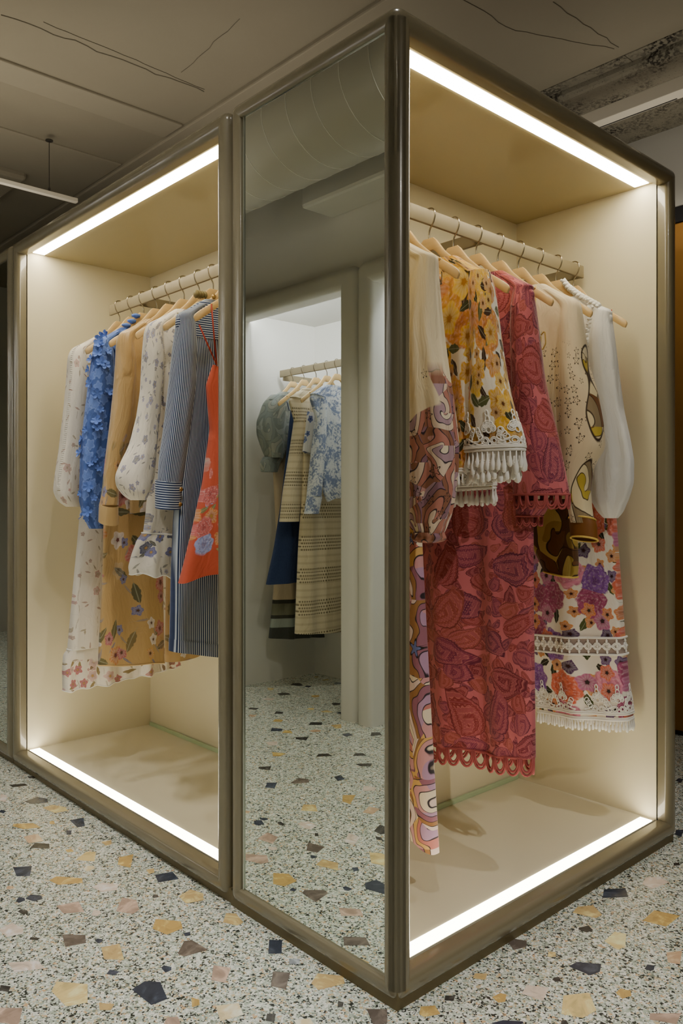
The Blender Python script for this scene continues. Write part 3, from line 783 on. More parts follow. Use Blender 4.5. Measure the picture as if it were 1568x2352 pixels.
def body(axis, c, front, back, b=(.024, .045), folds=.012, freq=(3.2, 7.1), seed=0, shoulder=True, nt=90, ns=120, hem=0., hemf=3., hscale=1., sq=.6, drop=0.):
    """front/back: outline of the garment's near and far edge, as (pixel x, pixel y) or ('m', h, z)"""
    rg = np.random.default_rng(seed+5)
    def conv(L): return [np.array([q[1], q[2]]) if q[0] == 'm' else HZ(axis, c, q[0], q[1])[0] for q in L]
    f, k = conv(front), conv(back); h0, zt = RH[axis], HRAIL[axis]
    if shoulder:
        zn_ = zt-.088; us = (.108, .145, .19, .224)
        f = [np.array([h0-u, zn_+arm_z(u)+.012-max(0, u-.19)*.2-drop]) for u in us]+f
        k = [np.array([h0+u, zn_+arm_z(u)+.012-max(0, u-.19)*.2-drop]) for u in us]+k
    f, k = resample(f, nt), resample(k, nt)
    th = np.linspace(-PI/2, 1.5*PI, ns+1); co, si = np.cos(th), np.sin(th)
    T = np.linspace(0, 1, nt)[:, None]
    hc = ((f[:, :1]+k[:, :1])/2); a = (k[:, :1]-f[:, :1])/2
    # theta 0 is the front edge
    sco = np.sign(co)*np.abs(co)**.8
    H = hc-a*sco
    Z = f[:, 1:]*(1+sco)/2+k[:, 1:]*(1-sco)/2
    bb = b[0]+(b[1]-b[0])*T**.8
    s_ = (H-hc)/.2
    amp = np.minimum(2.0*folds, .026)*np.clip(T*1.6, .2, 1.)
    ph = rg.uniform(0, 6.28, 6)
    dr = .5*np.sin(ph[4]+T*3.)
    W = .55*np.sin(freq[0]*s_+ph[0]+dr)+.35*np.sin(freq[1]*s_+ph[1]-dr*1.4)+.15*np.sin(freq[1]*1.9*s_+ph[2]+T*2.)
    W2 = .55*np.sin(freq[0]*s_+ph[3])+.4*np.sin(freq[1]*s_+ph[5])
    edge = np.abs(si)**.5
    R_ = -bb*np.sign(si)*np.abs(si)**sq+np.where(si > 0, -amp*W, amp*W2)*edge
    Z = Z+hem*T**6*np.cos(hemf*s_*2.+ph[2])
    G_ = np.zeros((nt, ns+1, 3))
    for i in range(nt):
        for j in range(ns+1): G_[i, j] = P3(axis, c, H[i, j], R_[i, j], Z[i, j])
    Wd = float(a.max())*2
    u = np.where(th <= PI, np.where(th >= 0, Wd*(1-co)/2, -Wd*(1-co)/2), Wd+Wd*(1+co)/2)
    uv = np.stack([np.broadcast_to(u, (nt, ns+1))+seed*.713, Z], 2)
    return Cloth(G_, uv)

def sleeve(axis, c, rows, bmax=.05, folds=.10, freq=(3, 7), seed=0, nt=70, ns=56, off=0., sm=2, twist=0., tilt=0., shoulder=None):
    if shoulder is None: shoulder = len(rows) > 5
    """rows: (pixel y, left x, right x); off shifts along the rail"""
    rg = np.random.default_rng(seed+77); R_ = []
    for y, xl, xr in rows:
        (h, z), d = HZ(axis, c+off, (xl+xr)/2, y)
        R_.append((h, z, (xr-xl)/2*d/F))
    if shoulder:
        zn_ = HRAIL[axis]-.088
        R_ = [(RH[axis]-u, zn_+arm_z(u)-.002, r_) for u, r_ in ((.115, .021), (.16, .025), (.19, .033))]+R_[1:]
    R_ = resample(R_, nt, sm)
    th = np.linspace(-PI/2, 1.5*PI, ns+1); G_ = np.zeros((nt, ns+1, 3)); ph = rg.uniform(0, 6.28, 6); U = np.zeros((nt, ns+1, 2))
    rm = R_[:, 2].max()
    for i in range(nt):
        h, z, r = R_[i]; t = i/(nt-1)
        br = min(r, bmax); ah = math.sqrt(max(r*r-(br*LATR[axis])**2, (.35*r)**2))/LATH[axis]
        ah = min(ah, r*1.25)
        for j in range(ns+1):
            a = th[j]
            k = 1+folds*(.2+.8*min(1, t*1.5))*(.6*math.sin(freq[0]*a+ph[0]+twist*t)+.4*math.sin(freq[1]*a+ph[1]-twist*.7*t)+.30*math.sin(2*a+11*t+ph[2])*math.sin(5*t+ph[3]))
            G_[i, j] = P3(axis, c+off, h-ah*math.cos(a)*k, -br*math.sin(a)*k, z+tilt*r*math.sin(a))
            U[i, j] = (rm*1.3*a+seed*.37, z)
    return Cloth(G_, U)

def ring_points(ring, step):
    d = np.r_[0, np.cumsum(np.linalg.norm(np.diff(ring, axis=0), axis=1))]
    n = max(3, int(d[-1]/step)); t = np.linspace(0, d[-1], n+1)
    return np.stack([np.interp(t, d, ring[:, k]) for k in range(3)], 1)

def loops_trim(parent, ring, w=.036, drop=.046, r=.0033, name='scalloped_trim', mat='pink_trim', label=None):
    Q = ring_points(ring, w); m = MB()
    for a, b in zip(Q[:-1], Q[1:]):
        for s_, dz in ((1., drop), (.80, drop*.80)):
            mid = (a+b)/2; e = (b-a)/2*s_
            pts = [mid+e*math.cos(t) + np.array([0, 0, -dz*math.sin(t)**.7 if math.sin(t) > 0 else 0]) for t in np.linspace(0, PI, 11)]
            m.tube(pts, r, 6)
    m.tube(np.vstack([Q]), .004, 6)
    o = m.build(name, M[mat], parent, True)
    if label: o['label'] = label
    return o

def tassels(parent, ring, step=.011, length=.042, r=.0046, name='tassel_trim', mat='lace', label=None, stagger=.0):
    Q = ring_points(ring, step); m = MB()
    m.tube(Q, .0045, 6)
    m.tube(Q+np.array([0, 0, .007]), .003, 6)
    for i, q in enumerate(Q[:-1]):
        L = length*(1+.12*math.sin(i*2.3))+stagger*(i % 2)
        m.tube([q, q-[0, 0, L*.35], q-[0, 0, L*.7], q-[0, 0, L*.93], q-[0, 0, L]], [.0018, .0030, r, r*.85, .001], 7)
    o = m.build(name, M[mat], parent, True)
    if label: o['label'] = label
    return o

def lace_motifs(cl, row, cols, size, mat='lace', parent=None, name='lace_trim', off=.003, band=True, label=None, lr=1.):
    """flower-and-scroll lace worked on the cloth surface; row is the motif foot row"""
    m = MB(); nt, ns, _ = cl.g.shape
    def L(k, curve, r=.0022):
        # metric to grid steps around column k
        P0 = cl.at(row, k); du = np.linalg.norm(cl.at(row, k+1)-P0)+1e-6; dv = np.linalg.norm(cl.at(row-1, k)-P0)+1e-6
        m.tube([cl.at(row-y*size/dv, k+x*size/du, off) for x, y in curve], r*lr, 5)
    def circ(x, y, rx, ry=None, n=14): return [(x+rx*math.cos(t), y+(ry or rx)*math.sin(t)) for t in np.linspace(0, 2*PI, n+1)]
    for k in cols:
        for j in range(5):                                  # petal fan
            a = PI*(.1+.2*j); cx, cy = .20*math.cos(a), .55+.22*math.sin(a)
            L(k, circ(cx, cy, .10, .12)); L(k, circ(cx, cy, .05, .06))
        L(k, circ(0, .92, .09, .15)); L(k, circ(0, 1.15, .07, .11)); L(k, circ(0, .55, .10))
        for s_ in (-1, 1):
            for j in range(3): L(k, circ(s_*(.36+.05*j), .30+.12*j, .075, .11))
            L(k, circ(s_*.17, .17, .14, .13)); L(k, circ(s_*.17, .17, .08)); 
            L(k, [(s_*t, .22+.08*math.sin(t*9)) for t in np.linspace(.28, .58, 10)], .003)
            L(k, [(s_*t, .12+.08*math.sin(t*9+1)) for t in np.linspace(.28, .58, 10)], .003)
        L(k, circ(0, .08, .07))
    if band:
        for dz in (0., .012): m.tube([cl.at(row+dz*60, k, off) for k in np.arange(0, ns-1, .5)], .0035, 5)
    o = m.build(name, M[mat], parent, True)
    if label: o['label'] = label
    return o

HANG = {}
def hanger(axis, c, label, group=None, clip=False, z_off=0.):
    h0, zr = RH[axis], HRAIL[axis]; zn = zr-.088+z_off
    key = (axis, clip); loc = P3(axis, c, h0, 0, zn)
    if key in HANG:
        src = HANG[key]; t = src.copy(); link(t); t.location = loc
        for ch in src.children:
            d = ch.copy(); link(d); d.parent = t
            for gch in ch.children: e = gch.copy(); link(e); e.parent = d
        return tag(t, label, 'clothes hanger', group)
    t = empty('clothes_hanger', loc, label, 'clothes hanger', group)
    U = np.r_[np.linspace(-.216, -.20, 6), np.linspace(-.19, .19, 41), np.linspace(.20, .216, 6)]; V = []; n = 12
    for u in U:
        top = arm_z(abs(u)); hh = arm_h(abs(u)); th = np.interp(abs(u), [0, .1, .19, .216], [.0065, .0075, .010, .004])
        ox = -.002*(abs(u)/.2)**2
        for k in range(n):
            a = 2*PI*k/n; ca, sa = math.cos(a), math.sin(a)
            V.append(P3(axis, c, h0+u, ox+th*np.sign(sa)*abs(sa)**.5, zn+top-hh/2+hh/2*np.sign(ca)*abs(ca)**.5))
    Fs = [(i*n+k, i*n+(k+1) % n, (i+1)*n+(k+1) % n, (i+1)*n+k) for i in range(len(U)-1) for k in range(n)]+[tuple(range(n)), tuple((len(U)-1)*n+k for k in range(n))]
    m = MB(); m.add(V, Fs); b = m.build('shoulder_bar', M['wood'], t, True, auto=True)
    m = MB(); hk = [(0, -.004), (0, .020), (-.004, .030), (-.018, .046), (-.025, .066), (-.022, .083), (-.011, .0915), (.003, .093), (.015, .087)]
    pts = resample([(a_, b_) for a_, b_ in hk], 30, 3)
    m.tube([P3(axis, c, h0+a_, 0, zn+b_) for a_, b_ in pts], .0025, 8); m.build('hook', M['steel'], t, True)
    for s_ in (-1, 1):
        m = MB(); p0 = P3(axis, c, h0+s_*.150, -.0085, zn+arm_z(.150)-.004); m.lathe([(.0016, -.002), (.0042, -.002), (.0042, .002), (.0016, .002)], p0, 12, 0, 0 if axis == 'X' else 1)
        m.build('strap_notch', M['brass'], b, True)
    if clip:
        m = MB(); w = [(-.15, -.155), (-.15, -.185), (-.145, -.192), (.145, -.192), (.15, -.185), (.15, -.155)]
        m.tube([P3(axis, c, h0+a_, 0, zn+b_) for a_, b_ in resample(w, 40, 1)], .0019, 6); cb = m.build('clip_bar', M['steel'], t, True)
        for s_ in (-1, 1):
            m = MB(); q = P3(axis, c, h0+s_*.10, 0, zn-.205); m.box(q-[.008, .008, .022], q+[.008, .008, .016], 0, .003); m.build('clip', M['steel'], t)
    HANG[key] = t; return t

def garment(name, axis, c, label, cat, group=None):
    return empty(name, P3(axis, c, RH[axis], 0, HRAIL[axis]-.10), label, cat, group)

def waist_top(axis, c, w=.15, z=None):
    z = z or HRAIL[axis]-.30
    return [('m', RH[axis]-w, z)], [('m', RH[axis]+w, z)]

GR, GL, GM = 'hangers on the corner cabinet rail', 'hangers on the long cabinet rail', 'hangers in the white alcove'
# ================= right-hand (corner) cabinet =================
XS = [.244, .361, .478, .593, .709, .826, .943, 1.06, 1.177, 1.294]
RL = ['wooden hanger inside the cream swirl-print blouse beside the front post', 'bare-ended wooden hanger carrying swirl-print trousers, between cream and yellow blouses',
      'wooden hanger inside the yellow floral blouse with lace sleeves', 'bare-ended wooden hanger between the yellow blouse and the pink paisley dress',
      'wooden hanger inside the pink paisley dress', 'bare-ended wooden hanger between the pink paisley dress and star-print blouse',
      'wooden hanger inside the cream star-print blouse', 'bare-ended wooden hanger between the star-print blouse and the white blouse',
      'wooden hanger inside the white blouse with braided shoulder', 'last wooden hanger at the rail end beyond the white blouse']
for i, (x, l) in enumerate(zip(XS, RL)): hanger('X', x, l, GR, clip=i in (1, 3, 7))

t = garment('blouse', 'X', XS[0], 'cream balloon-sleeved blouse with brown and pink swirl print beside the front post', 'blouse')
cl = body('X', XS[0], [(965, 700), (962, 900), (952, 1100)], [('m', .50, 1.70), ('m', .51, 1.45), ('m', .52, 1.28)], seed=1); cl.mesh('body', 'cream_swirl', t)
R1 = [(572, 972, 996), (590, 958, 1006), (640, 946, 1008), (720, 936, 1014), (820, 930, 1025), (920, 928, 1038), (1020, 926, 1048), (1090, 926, 1048), (1150, 930, 1042), (1190, 938, 1034), (1216, 950, 1024), (1232, 958, 1014)]
cl = sleeve('X', XS[0], R1, .052, .12, (4, 9), 2, ns=80, nt=100); sl = cl.mesh('sleeve', 'cream_swirl', t, True)
cl = sleeve('X', XS[0], [(1222, 950, 1020), (1232, 946, 1022), (1240, 950, 1020), (1246, 962, 1006)], .04, .16, (9, 14), 3, nt=14, ns=90); cl.mesh('cuff', 'cream_swirl', sl)
t = garment('trousers', 'X', XS[1], 'pink and lilac swirl-print wide trousers hanging long behind the front post', 'trousers')
cl = body('X', XS[1], [('m', .20, 1.79), (962, 1150), (970, 1300), (980, 1500), (990, 1700), (1004, 1957)], [('m', .46, 1.79), ('m', .47, 1.2), ('m', .48, .5), ('m', .49, .30)], (.012, .035), .010, (3, 6), 3, False, hem=.006)
cl.mesh('trouser_legs', 'pink_swirl', t)
cl = body('X', XS[1], [('m', .198, 1.80), ('m', .198, 1.76)], [('m', .462, 1.80), ('m', .462, 1.76)], (.014, .014), .002, (3, 6), 3, False, nt=6); cl.mesh('waistband', 'pink_swirl', t)

t = garment('blouse', 'X', XS[2], 'yellow floral blouse with white lace and tasselled sleeve', 'blouse')
cl = body('X', XS[2], [('m', .13, 1.70), ('m', .125, 1.45), ('m', .12, 1.30)], [('m', .51, 1.70), ('m', .51, 1.45), ('m', .52, 1.30)], seed=4, b=(.024, .05), folds=.016); bd = cl.mesh('body', 'yellow_floral', t)
tassels(t, cl.ring(), .014, .04)
R2 = [(606, 1088, 1112), (620, 1076, 1124), (660, 1074, 1136), (740, 1078, 1148), (820, 1080, 1158), (900, 1078, 1172), (960, 1076, 1184), (1010, 1072, 1195), (1036, 1070, 1199)]
cl = sleeve('X', XS[2], R2, .055, .07, (3, 5), 5, nt=110, ns=90); sl = cl.mesh('sleeve', 'yellow_floral', t, True)
lace_motifs(cl, 107, [26, 41, 56, 11], .080, parent=sl, label='white flower lace on the sleeve hem')
tassels(sl, cl.ring(), .0165, .054, .0078, stagger=.010)
m_ = sleeve('X', XS[2], [(1040, 1078, 1190), (1066, 1082, 1186)], .05, .06, (3, 5), 6, nt=6, ns=80); o_ = m_.mesh('lining_lace', 'lace_white', sl); tassels(sl, m_.ring(), .0165, .050, .0078)
t = garment('shorts', 'X', XS[3], 'yellow floral lace-hemmed shorts clipped to a hanger behind the yellow blouse', 'shorts')
cl = body('X', XS[3], [('m', .19, 1.80), (1128, 900), (1131, 1000), (1133, 1120)], [('m', .45, 1.80), ('m', .48, 1.5), ('m', .49, 1.24)], (.014, .04), .010, (3, 6), 6, False, nt=80)
b_ = cl.mesh('body', 'yellow_floral', t); lace_motifs(cl, 77, [24, 36, 48, 60, 72, 84, 96], .07, parent=t); tassels(t, cl.ring(), .0165, .050, .0076)

t = garment('dress', 'X', XS[4], 'long pink paisley dress with looped scallop hem', 'dress')
cl = body('X', XS[4], [('m', .115, 1.75), (1222, 1000), (1224, 1170), (1225, 1400), (1227, 1600), (1228, 1742)], [('m', .51, 1.75), ('m', .535, 1.3), (970, 1240), (978, 1480), (990, 1700)], (.024, .048), .016, (2.6, 6.3), 8, nt=150, ns=150, hem=.004)
bd = cl.mesh('body', 'pink_paisley', t); loops_trim(t, cl.ring(), .046, .054, .0042, label='looped scallop hem trim')
R3 = [(650, 1192, 1212), (664, 1178, 1222), (700, 1172, 1230), (780, 1172, 1240), (860, 1174, 1250), (940, 1176, 1264), (1010, 1178, 1278), (1070, 1184, 1289), (1136, 1187, 1299)]
cl = sleeve('X', XS[4], R3, .054, .05, (2, 5), 9, nt=100, ns=80, sm=3); sl = cl.mesh('sleeve', 'pink_paisley', t, True); loops_trim(sl, cl.ring(), .030, .042, .0032)
m_ = sleeve('X', XS[4], [(1150, 1186, 1262), (1185, 1186, 1244)], .035, .05, (2, 5), 10, nt=6); o_ = m_.mesh('sleeve_lining', 'pink_paisley', sl); loops_trim(sl, m_.ring(), .024, .03, .0024)
t = garment('camisole', 'X', XS[5], 'cream camisole with gold cord ties tucked behind the pink paisley dress', 'camisole')
cl = body('X', XS[5], [('m', .15, 1.76), ('m', .14, 1.6), ('m', .15, 1.42)], [('m', .49, 1.76), ('m', .5, 1.6), ('m', .5, 1.42)], seed=31, shoulder=False, b=(.014, .03), nt=50); cl.mesh('body', 'cream_swirl', t)
m = MB()
for h in (.17, .47):
    m = MB(); m.tube([P3('X', XS[5], h, -.010, 1.765), P3('X', XS[5], h-.004, -.010, 1.83), P3('X', XS[5], h, 0, HRAIL['X']-.088+arm_z(.15)+.006)], .0022, 6); m.build('shoulder_cord', M['gold_piping'], t, True)
m = MB(); m.tube(resample([P3('X', XS[5], .135+a, -.024, 1.74+b) for a, b in ((0, 0), (-.014, .012), (-.018, -.03), (-.004, -.05), (.006, -.02), (0, 0), (.004, -.07))], 40), .002, 6)
m.build('cord_tie', M['gold_piping'], t, True)

t = garment('blouse', 'X', XS[6], 'cream star-print blouse with olive swirls and brown cuff', 'blouse')
cl = body('X', XS[6], [('m', .12, 1.70), ('m', .13, 1.5), ('m', .14, 1.22)], [('m', .51, 1.70), ('m', .51, 1.4), ('m', .51, 1.22)], seed=11, folds=.014); cl.mesh('body', 'star_print', t)
R4 = [(688, 1300, 1320), (702, 1288, 1334), (760, 1284, 1342), (840, 1284, 1352), (910, 1286, 1368), (980, 1288, 1378), (1030, 1290, 1381), (1070, 1292, 1362), (1120, 1296, 1354), (1170, 1304, 1358), (1200, 1310, 1364)]
cl = sleeve('X', XS[6], R4, .05, .06, (2, 5), 12, nt=90, ns=70); sl = cl.mesh('sleeve', 'star_print', t, True)
cl = sleeve('X', XS[6], [(1192, 1309, 1364), (1205, 1310, 1367), (1238, 1313, 1369)], .034, .01, (2, 5), 13, nt=14, ns=60, tilt=.25); cu = cl.mesh('cuff', 'brown_cuff', sl)
m = MB(); m.tube(cl.g[0], .003, 6); m.tube(cl.g[-1], .003, 6); m.build('piping', M['gold_piping'], sl, True)
t = garment('shorts', 'X', XS[7], 'olive and brown swirl-print shorts with gold hem behind the star-print blouse', 'shorts')
cl = body('X', XS[7], [('m', .19, 1.80), (1316, 1000), (1322, 1200), (1325, 1300), (1322, 1326)], [('m', .45, 1.80), ('m', .46, 1.4), (1224, 1180), (1224, 1250), (1256, 1310)], (.012, .036), .010, (3, 6), 14, False)
cl.mesh('body', 'olive_swirl', t); m = MB(); m.tube(cl.ring(), .0035, 6); m.build('hem_piping', M['gold_piping'], t, True)

t = garment('blouse', 'X', XS[8], 'white blouse with braided shoulder and full balloon sleeve', 'blouse')
cl = body('X', XS[8], [('m', .12, 1.70), ('m', .12, 1.5), ('m', .13, 1.30)], [('m', .51, 1.70), ('m', .51, 1.4), ('m', .51, 1.30)], seed=15); cl.mesh('body', 'white_cotton', t)
R5 = [(712, 1372, 1392), (726, 1360, 1404), (770, 1352, 1410), (850, 1356, 1419), (930, 1360, 1430), (1000, 1358, 1441), (1060, 1354, 1448), (1110, 1354, 1448), (1150, 1361, 1440), (1176, 1374, 1430), (1190, 1388, 1418)]
cl = sleeve('X', XS[8], R5, .055, .09, (5, 9), 16, nt=90, ns=80); sl = cl.mesh('sleeve', 'white_cotton', t, True)
m = MB(); rgb = np.random.default_rng(3)
zs = HRAIL['X']-.088
path = [P3('X', XS[8], .32+s_*-u, -.016, zs+arm_z(u)+.010) for s_ in (1,) for u in np.linspace(.04, .185, 14)]+[cl.at(t_, 52, .004) for t_ in (6, 10, 14, 18, 22)]
Q = resample(path, 60, 1)
for k in range(3):
    m.tube([q+np.array([.006*math.sin(i*.9+k*2.1), 0, .007*math.cos(i*.9+k*2.1)]) for i, q in enumerate(Q)], .0075, 7)
for i in range(0, 60, 3): m.lathe([(.0001, -.005), (.0045, -.003), (.0055, 0), (.0045, .003), (.0001, .005)], Q[i]+[-.012, 0, 0], 8)
m.build('braided_trim', M['lace'], t, True)
t = garment('dress', 'X', XS[9], 'purple and orange floral dress with white lace bands, hanging at the rail end', 'dress')
cl = body('X', XS[9], [('m', .15, 1.72), (1404, 1000), (1411, 1190), (1420, 1330), (1431, 1480), (1440, 1580), (1448, 1652)], [('m', .49, 1.72), ('m', .47, 1.3), (1222, 1250), (1222, 1450), (1226, 1560), (1238, 1632)], (.014, .05), .016, (2.2, 6.), 17, False, nt=150, ns=150)
bd = cl.mesh('body', 'purple_floral', t)
lace_motifs(cl, 146, [36, 50, 64, 78, 92, 106], .078, parent=t, lr=.85, label='scalloped flower lace hem'); tassels(t, cl.ring(), .0125, .040, .0060)
zrow = int(np.argmin(np.abs(cl.g[:, 75, 2]-at(1340, 1478, 'X', XS[9])[2]))); dz = abs(cl.g[zrow+1, 75, 2]-cl.g[zrow, 75, 2]); nb = .030/dz
g2 = np.stack([[cl.at(zrow-nb+2*nb*i/6, k, .002) for k in range(cl.g.shape[1])] for i in range(7)]); Cloth(g2, np.zeros(g2.shape[:2]+(2,))).mesh('lace_band', 'tulle', t)
m = MB()
for dd in (-nb, nb): m.tube([cl.at(zrow+dd, k, .004) for k in np.arange(30, 121, .5)], .0042, 6)
arcs = ring_points(np.array([cl.at(zrow, k, .005) for k in np.arange(0, 150, .5)]), .036)
kk = np.linspace(0, 149, len(arcs))
dd_ = np.r_[0, np.cumsum(np.linalg.norm(np.diff(cl.g[zrow], axis=0), axis=1))]
for s_ in np.arange(.018, dd_[-1], .034):
    k = float(np.interp(s_, dd_, np.arange(len(dd_))))
    if not 32 < k < 119: continue
    dk = 1./max(1e-4, float(np.interp(s_+.002, dd_, np.arange(len(dd_)))-k)/.002)
    m.lathe([(.0003, -.001), (.007, -.001), (.007, .001), (.0003, .0015)], cl.at(zrow, k, .004), 10, 0, 0)
    for rr in (.013, .009): m.tube([cl.at(zrow+rr*math.sin(a)/dz, k+rr*math.cos(a)/dk, .005) for a in np.linspace(0, 2*PI, 13)], .0026, 5)
    m.tube([cl.at(zrow+q_, k, .0045) for q_ in np.linspace(-nb, nb, 9)], .0016, 5)
    for a0 in range(4):
        a = a0*PI/2; m.tube([cl.at(zrow+r_*math.sin(a)/dz, k+r_*math.cos(a)/dk, .005) for r_ in (.014, .020, .026)], [.0036, .005, .002], 6)
m.build('lace_trim', M['lace'], t, True)
m = MB(); m.tube([P3('X', XS[9], .165, -.008, 1.72), P3('X', XS[9], .158, -.010, 1.80), P3('X', XS[9], .165, 0, zs+arm_z(.155)+.007)], .002, 6); m.build('shoulder_strap', M['red_strap'], t, True)
m = MB(); m.tube([P3('X', XS[9], .475, -.008, 1.72), P3('X', XS[9], .475, 0, zs+arm_z(.155)+.007)], .002, 6)
m.build('shoulder_strap', M['red_strap'], t, True)

# ================= left-hand (long) cabinet =================
YS = [2.018, 1.905, 1.801, 1.690, 1.585, 1.474, 1.363, 1.266, 1.160, 1.060]
LL = ['wooden hanger inside the white rose-sprigged dress at the rail end', 'bare-ended wooden hanger between the rose-sprigged dress and the blue lace blouse', 'wooden hanger inside the blue flower-lace blouse',
      'bare-ended wooden hanger carrying the sheer tan skirt', 'wooden hanger inside the tan satin blouse', 'bare-ended wooden hanger carrying the white ruffled skirt',
      'wooden hanger inside the white violet-sprigged blouse', 'bare-ended wooden hanger behind the striped denim shirt dress', 'wooden hanger inside the striped denim shirt dress', 'wooden hanger carrying the red floral strap dress']
for i, (y, l) in enumerate(zip(YS, LL)): hanger('Y', y, l, GL, clip=i in (3, 5))

t = garment('dress', 'Y', YS[0], 'white rose-sprigged dress with balloon sleeve and long ruffled hem', 'dress')
cl = body('Y', YS[0], [('m', .115, 1.70), (192, 1050), (186, 1170), (175, 1290), (165, 1400), (157, 1492)], [('m', .53, 1.70), ('m', .54, 1.2), ('m', .56, .9), (400, 1450)], (.024, .045), .010, (2.5, 5.), 21, nt=100)
cl.mesh('body', 'rose_sprig', t)
cl = body('Y', YS[0], [(158, 1490), (146, 1505), (143, 1540), (144, 1588)], [(398, 1448), (408, 1465), (408, 1500), (410, 1528)], (.040, .050), .030, (6.5, 13.), 22, False, nt=34, ns=200, hem=.004, hemf=9.); cl.mesh('ruffle', 'rose_ruffle', t)
m = MB(); m.tube(cl.g[1], .004, 6); m.tube(cl.g[-1], .0022, 5); m.build('ruffle_binding', M['lace'], t, True)
L1 = [(806, 160, 186), (820, 156, 196), (870, 153, 204), (950, 146, 200), (1030, 137, 193), (1090, 129, 188), (1130, 125, 184), (1150, 132, 182), (1164, 152, 182)]
cl = sleeve('Y', YS[0], L1, .05, .05, (4, 7), 23, nt=70); sl = cl.mesh('sleeve', 'rose_sprig', t, True)
def ladder(cl, parent, k, t0, t1, wdt=2., mat='lace'):
    m = MB()
    for i in np.arange(t0, t1, .75): m.tube([cl.at(i, k-wdt/2, .0012), cl.at(i, k+wdt/2, .0012)], .0012, 4)
    m.build('openwork_seam', M[mat], parent, True)
ladder(cl, sl, 19, 6, 64)

t = garment('blouse', 'Y', YS[2], 'blue lace blouse covered in raised flower appliques', 'blouse')
cl = body('Y', YS[2], [('m', .13, 1.7), ('m', .13, 1.45), ('m', .14, 1.3)], [('m', .5, 1.7), ('m', .5, 1.4), ('m', .5, 1.3)], seed=24); cl.mesh('body', 'blue_lace', t)
L2 = [(788, 224, 250), (800, 215, 260), (860, 206, 262), (950, 197, 256), (1040, 188, 247), (1110, 184, 240), (1150, 183, 237), (1185, 192, 236), (1214, 206, 236)]
cl = sleeve('Y', YS[2], L2, .05, .10, (3, 8), 25, nt=90, ns=80); sl = cl.mesh('sleeve', 'blue_lace', t, True)
def petal_mesh(R):
    V, Fs = [(0, 0, 0)], []
    for k in range(5):
        a0 = 2*PI*k/5; b = len(V)
        for j in range(7):
            a = a0+(j-3)*.19; r = R*(1.-.34*(abs(j-3)/3.)**2.2); V.append((r*math.cos(a), r*math.sin(a), R*(.28+.16*math.sin(k*2.1))))
            V.append((r*.55*math.cos(a), r*.55*math.sin(a), R*.10))
        for j in range(6):
            Fs += [(b+2*j, b+2*j+2, b+2*j+3, b+2*j+1), (0, b+2*j+1, b+2*j+3)]
    me = bpy.data.meshes.new('flower_applique'); me.from_pydata(V, [], Fs); me.materials.append(M['blue_petal']); me.update(); return me
PET = [petal_mesh(.023), petal_mesh(.015)]
w0 = np.array(sl['_w'])
for q in range(54):
    t_ = 4+84*((q*.618) % 1); k_ = RNG.uniform(14, 66)
    p = cl.at(t_, k_, .003); ctr = cl.g[int(t_)].mean(0); nrm = p-ctr; nrm[2] = RNG.uniform(-.01, .03); nrm /= np.linalg.norm(nrm)
    o = bpy.data.objects.new('flower_applique', PET[0 if q % 3 else 1]); link(o); o.parent = sl
    o.location = p-w0; o.rotation_mode = 'QUATERNION'; o.rotation_quaternion = Vector(nrm).to_track_quat('Z', 'Y') @ Matrix.Rotation(RNG.uniform(0, 6.28), 3, 'Z').to_quaternion()
m = MB()
for u in (.04, .06, .085): m.lathe([(.001, -.012), (.018, -.004), (.02, .004), (.002, .010)], P3('Y', YS[2], .32-u, -.008, HRAIL['Y']-.088+arm_z(u)+.004), 7)
m.build('collar_petals', M['blue_petal'], t, True)

t = garment('skirt', 'Y', YS[3], 'sheer tan floral skirt with side slit behind the tan satin blouse', 'skirt')
cl = body('Y', YS[3], [('m', .17, 1.80), (250, 1000), (240, 1200), (236, 1350), (229, 1480), (227, 1530)], [('m', .47, 1.80), ('m', .46, 1.2), (372, 1300), (375, 1520)], (.012, .028), .008, (2., 5.), 26, False, nt=110, hem=.003); cl.mesh('skirt_panel', 'tan_sheer', t)
m = MB(); m.tube(cl.ring(), .003, 5); m.build('hem_binding', M['tan_plain'], t, True)
cl = body('Y', YS[3]+.022, [('m', .30, 1.78), (384, 1200), (382, 1400), (380, 1522)], [('m', .53, 1.78), ('m', .54, 1.2), (455, 1300), (458, 1504)], (.010, .024), .010, (3., 6.), 27, False, nt=80, hem=.003); cl.mesh('skirt_panel', 'tan_sheer', t)
t = garment('blouse', 'Y', YS[4], 'tan satin blouse with floral lower sleeve and wide plain cuff', 'blouse')
cl = body('Y', YS[4], [('m', .12, 1.70), (300, 960), (296, 1080), (300, 1180)], [('m', .53, 1.70), ('m', .53, 1.4), ('m', .53, 1.24)], (.024, .045), .018, (3., 6.), 28); cl.mesh('body', 'tan_satin', t)
L3 = [(772, 274, 298), (786, 266, 308), (840, 264, 314), (900, 260, 312), (960, 254, 306), (1010, 248, 296), (1060, 242, 280), (1110, 237, 273), (1160, 230, 271)]
cl = sleeve('Y', YS[4], L3, .05, .10, (2, 5), 29, nt=80, twist=2.); sl = cl.mesh('sleeve', 'tan_satin', t, True)
cl = sleeve('Y', YS[4], [(1158, 229, 271), (1164, 228, 271), (1200, 227, 271)], .036, .01, (2, 5), 30, nt=10, tilt=-.35); cl.mesh('cuff', 'tan_plain', sl)

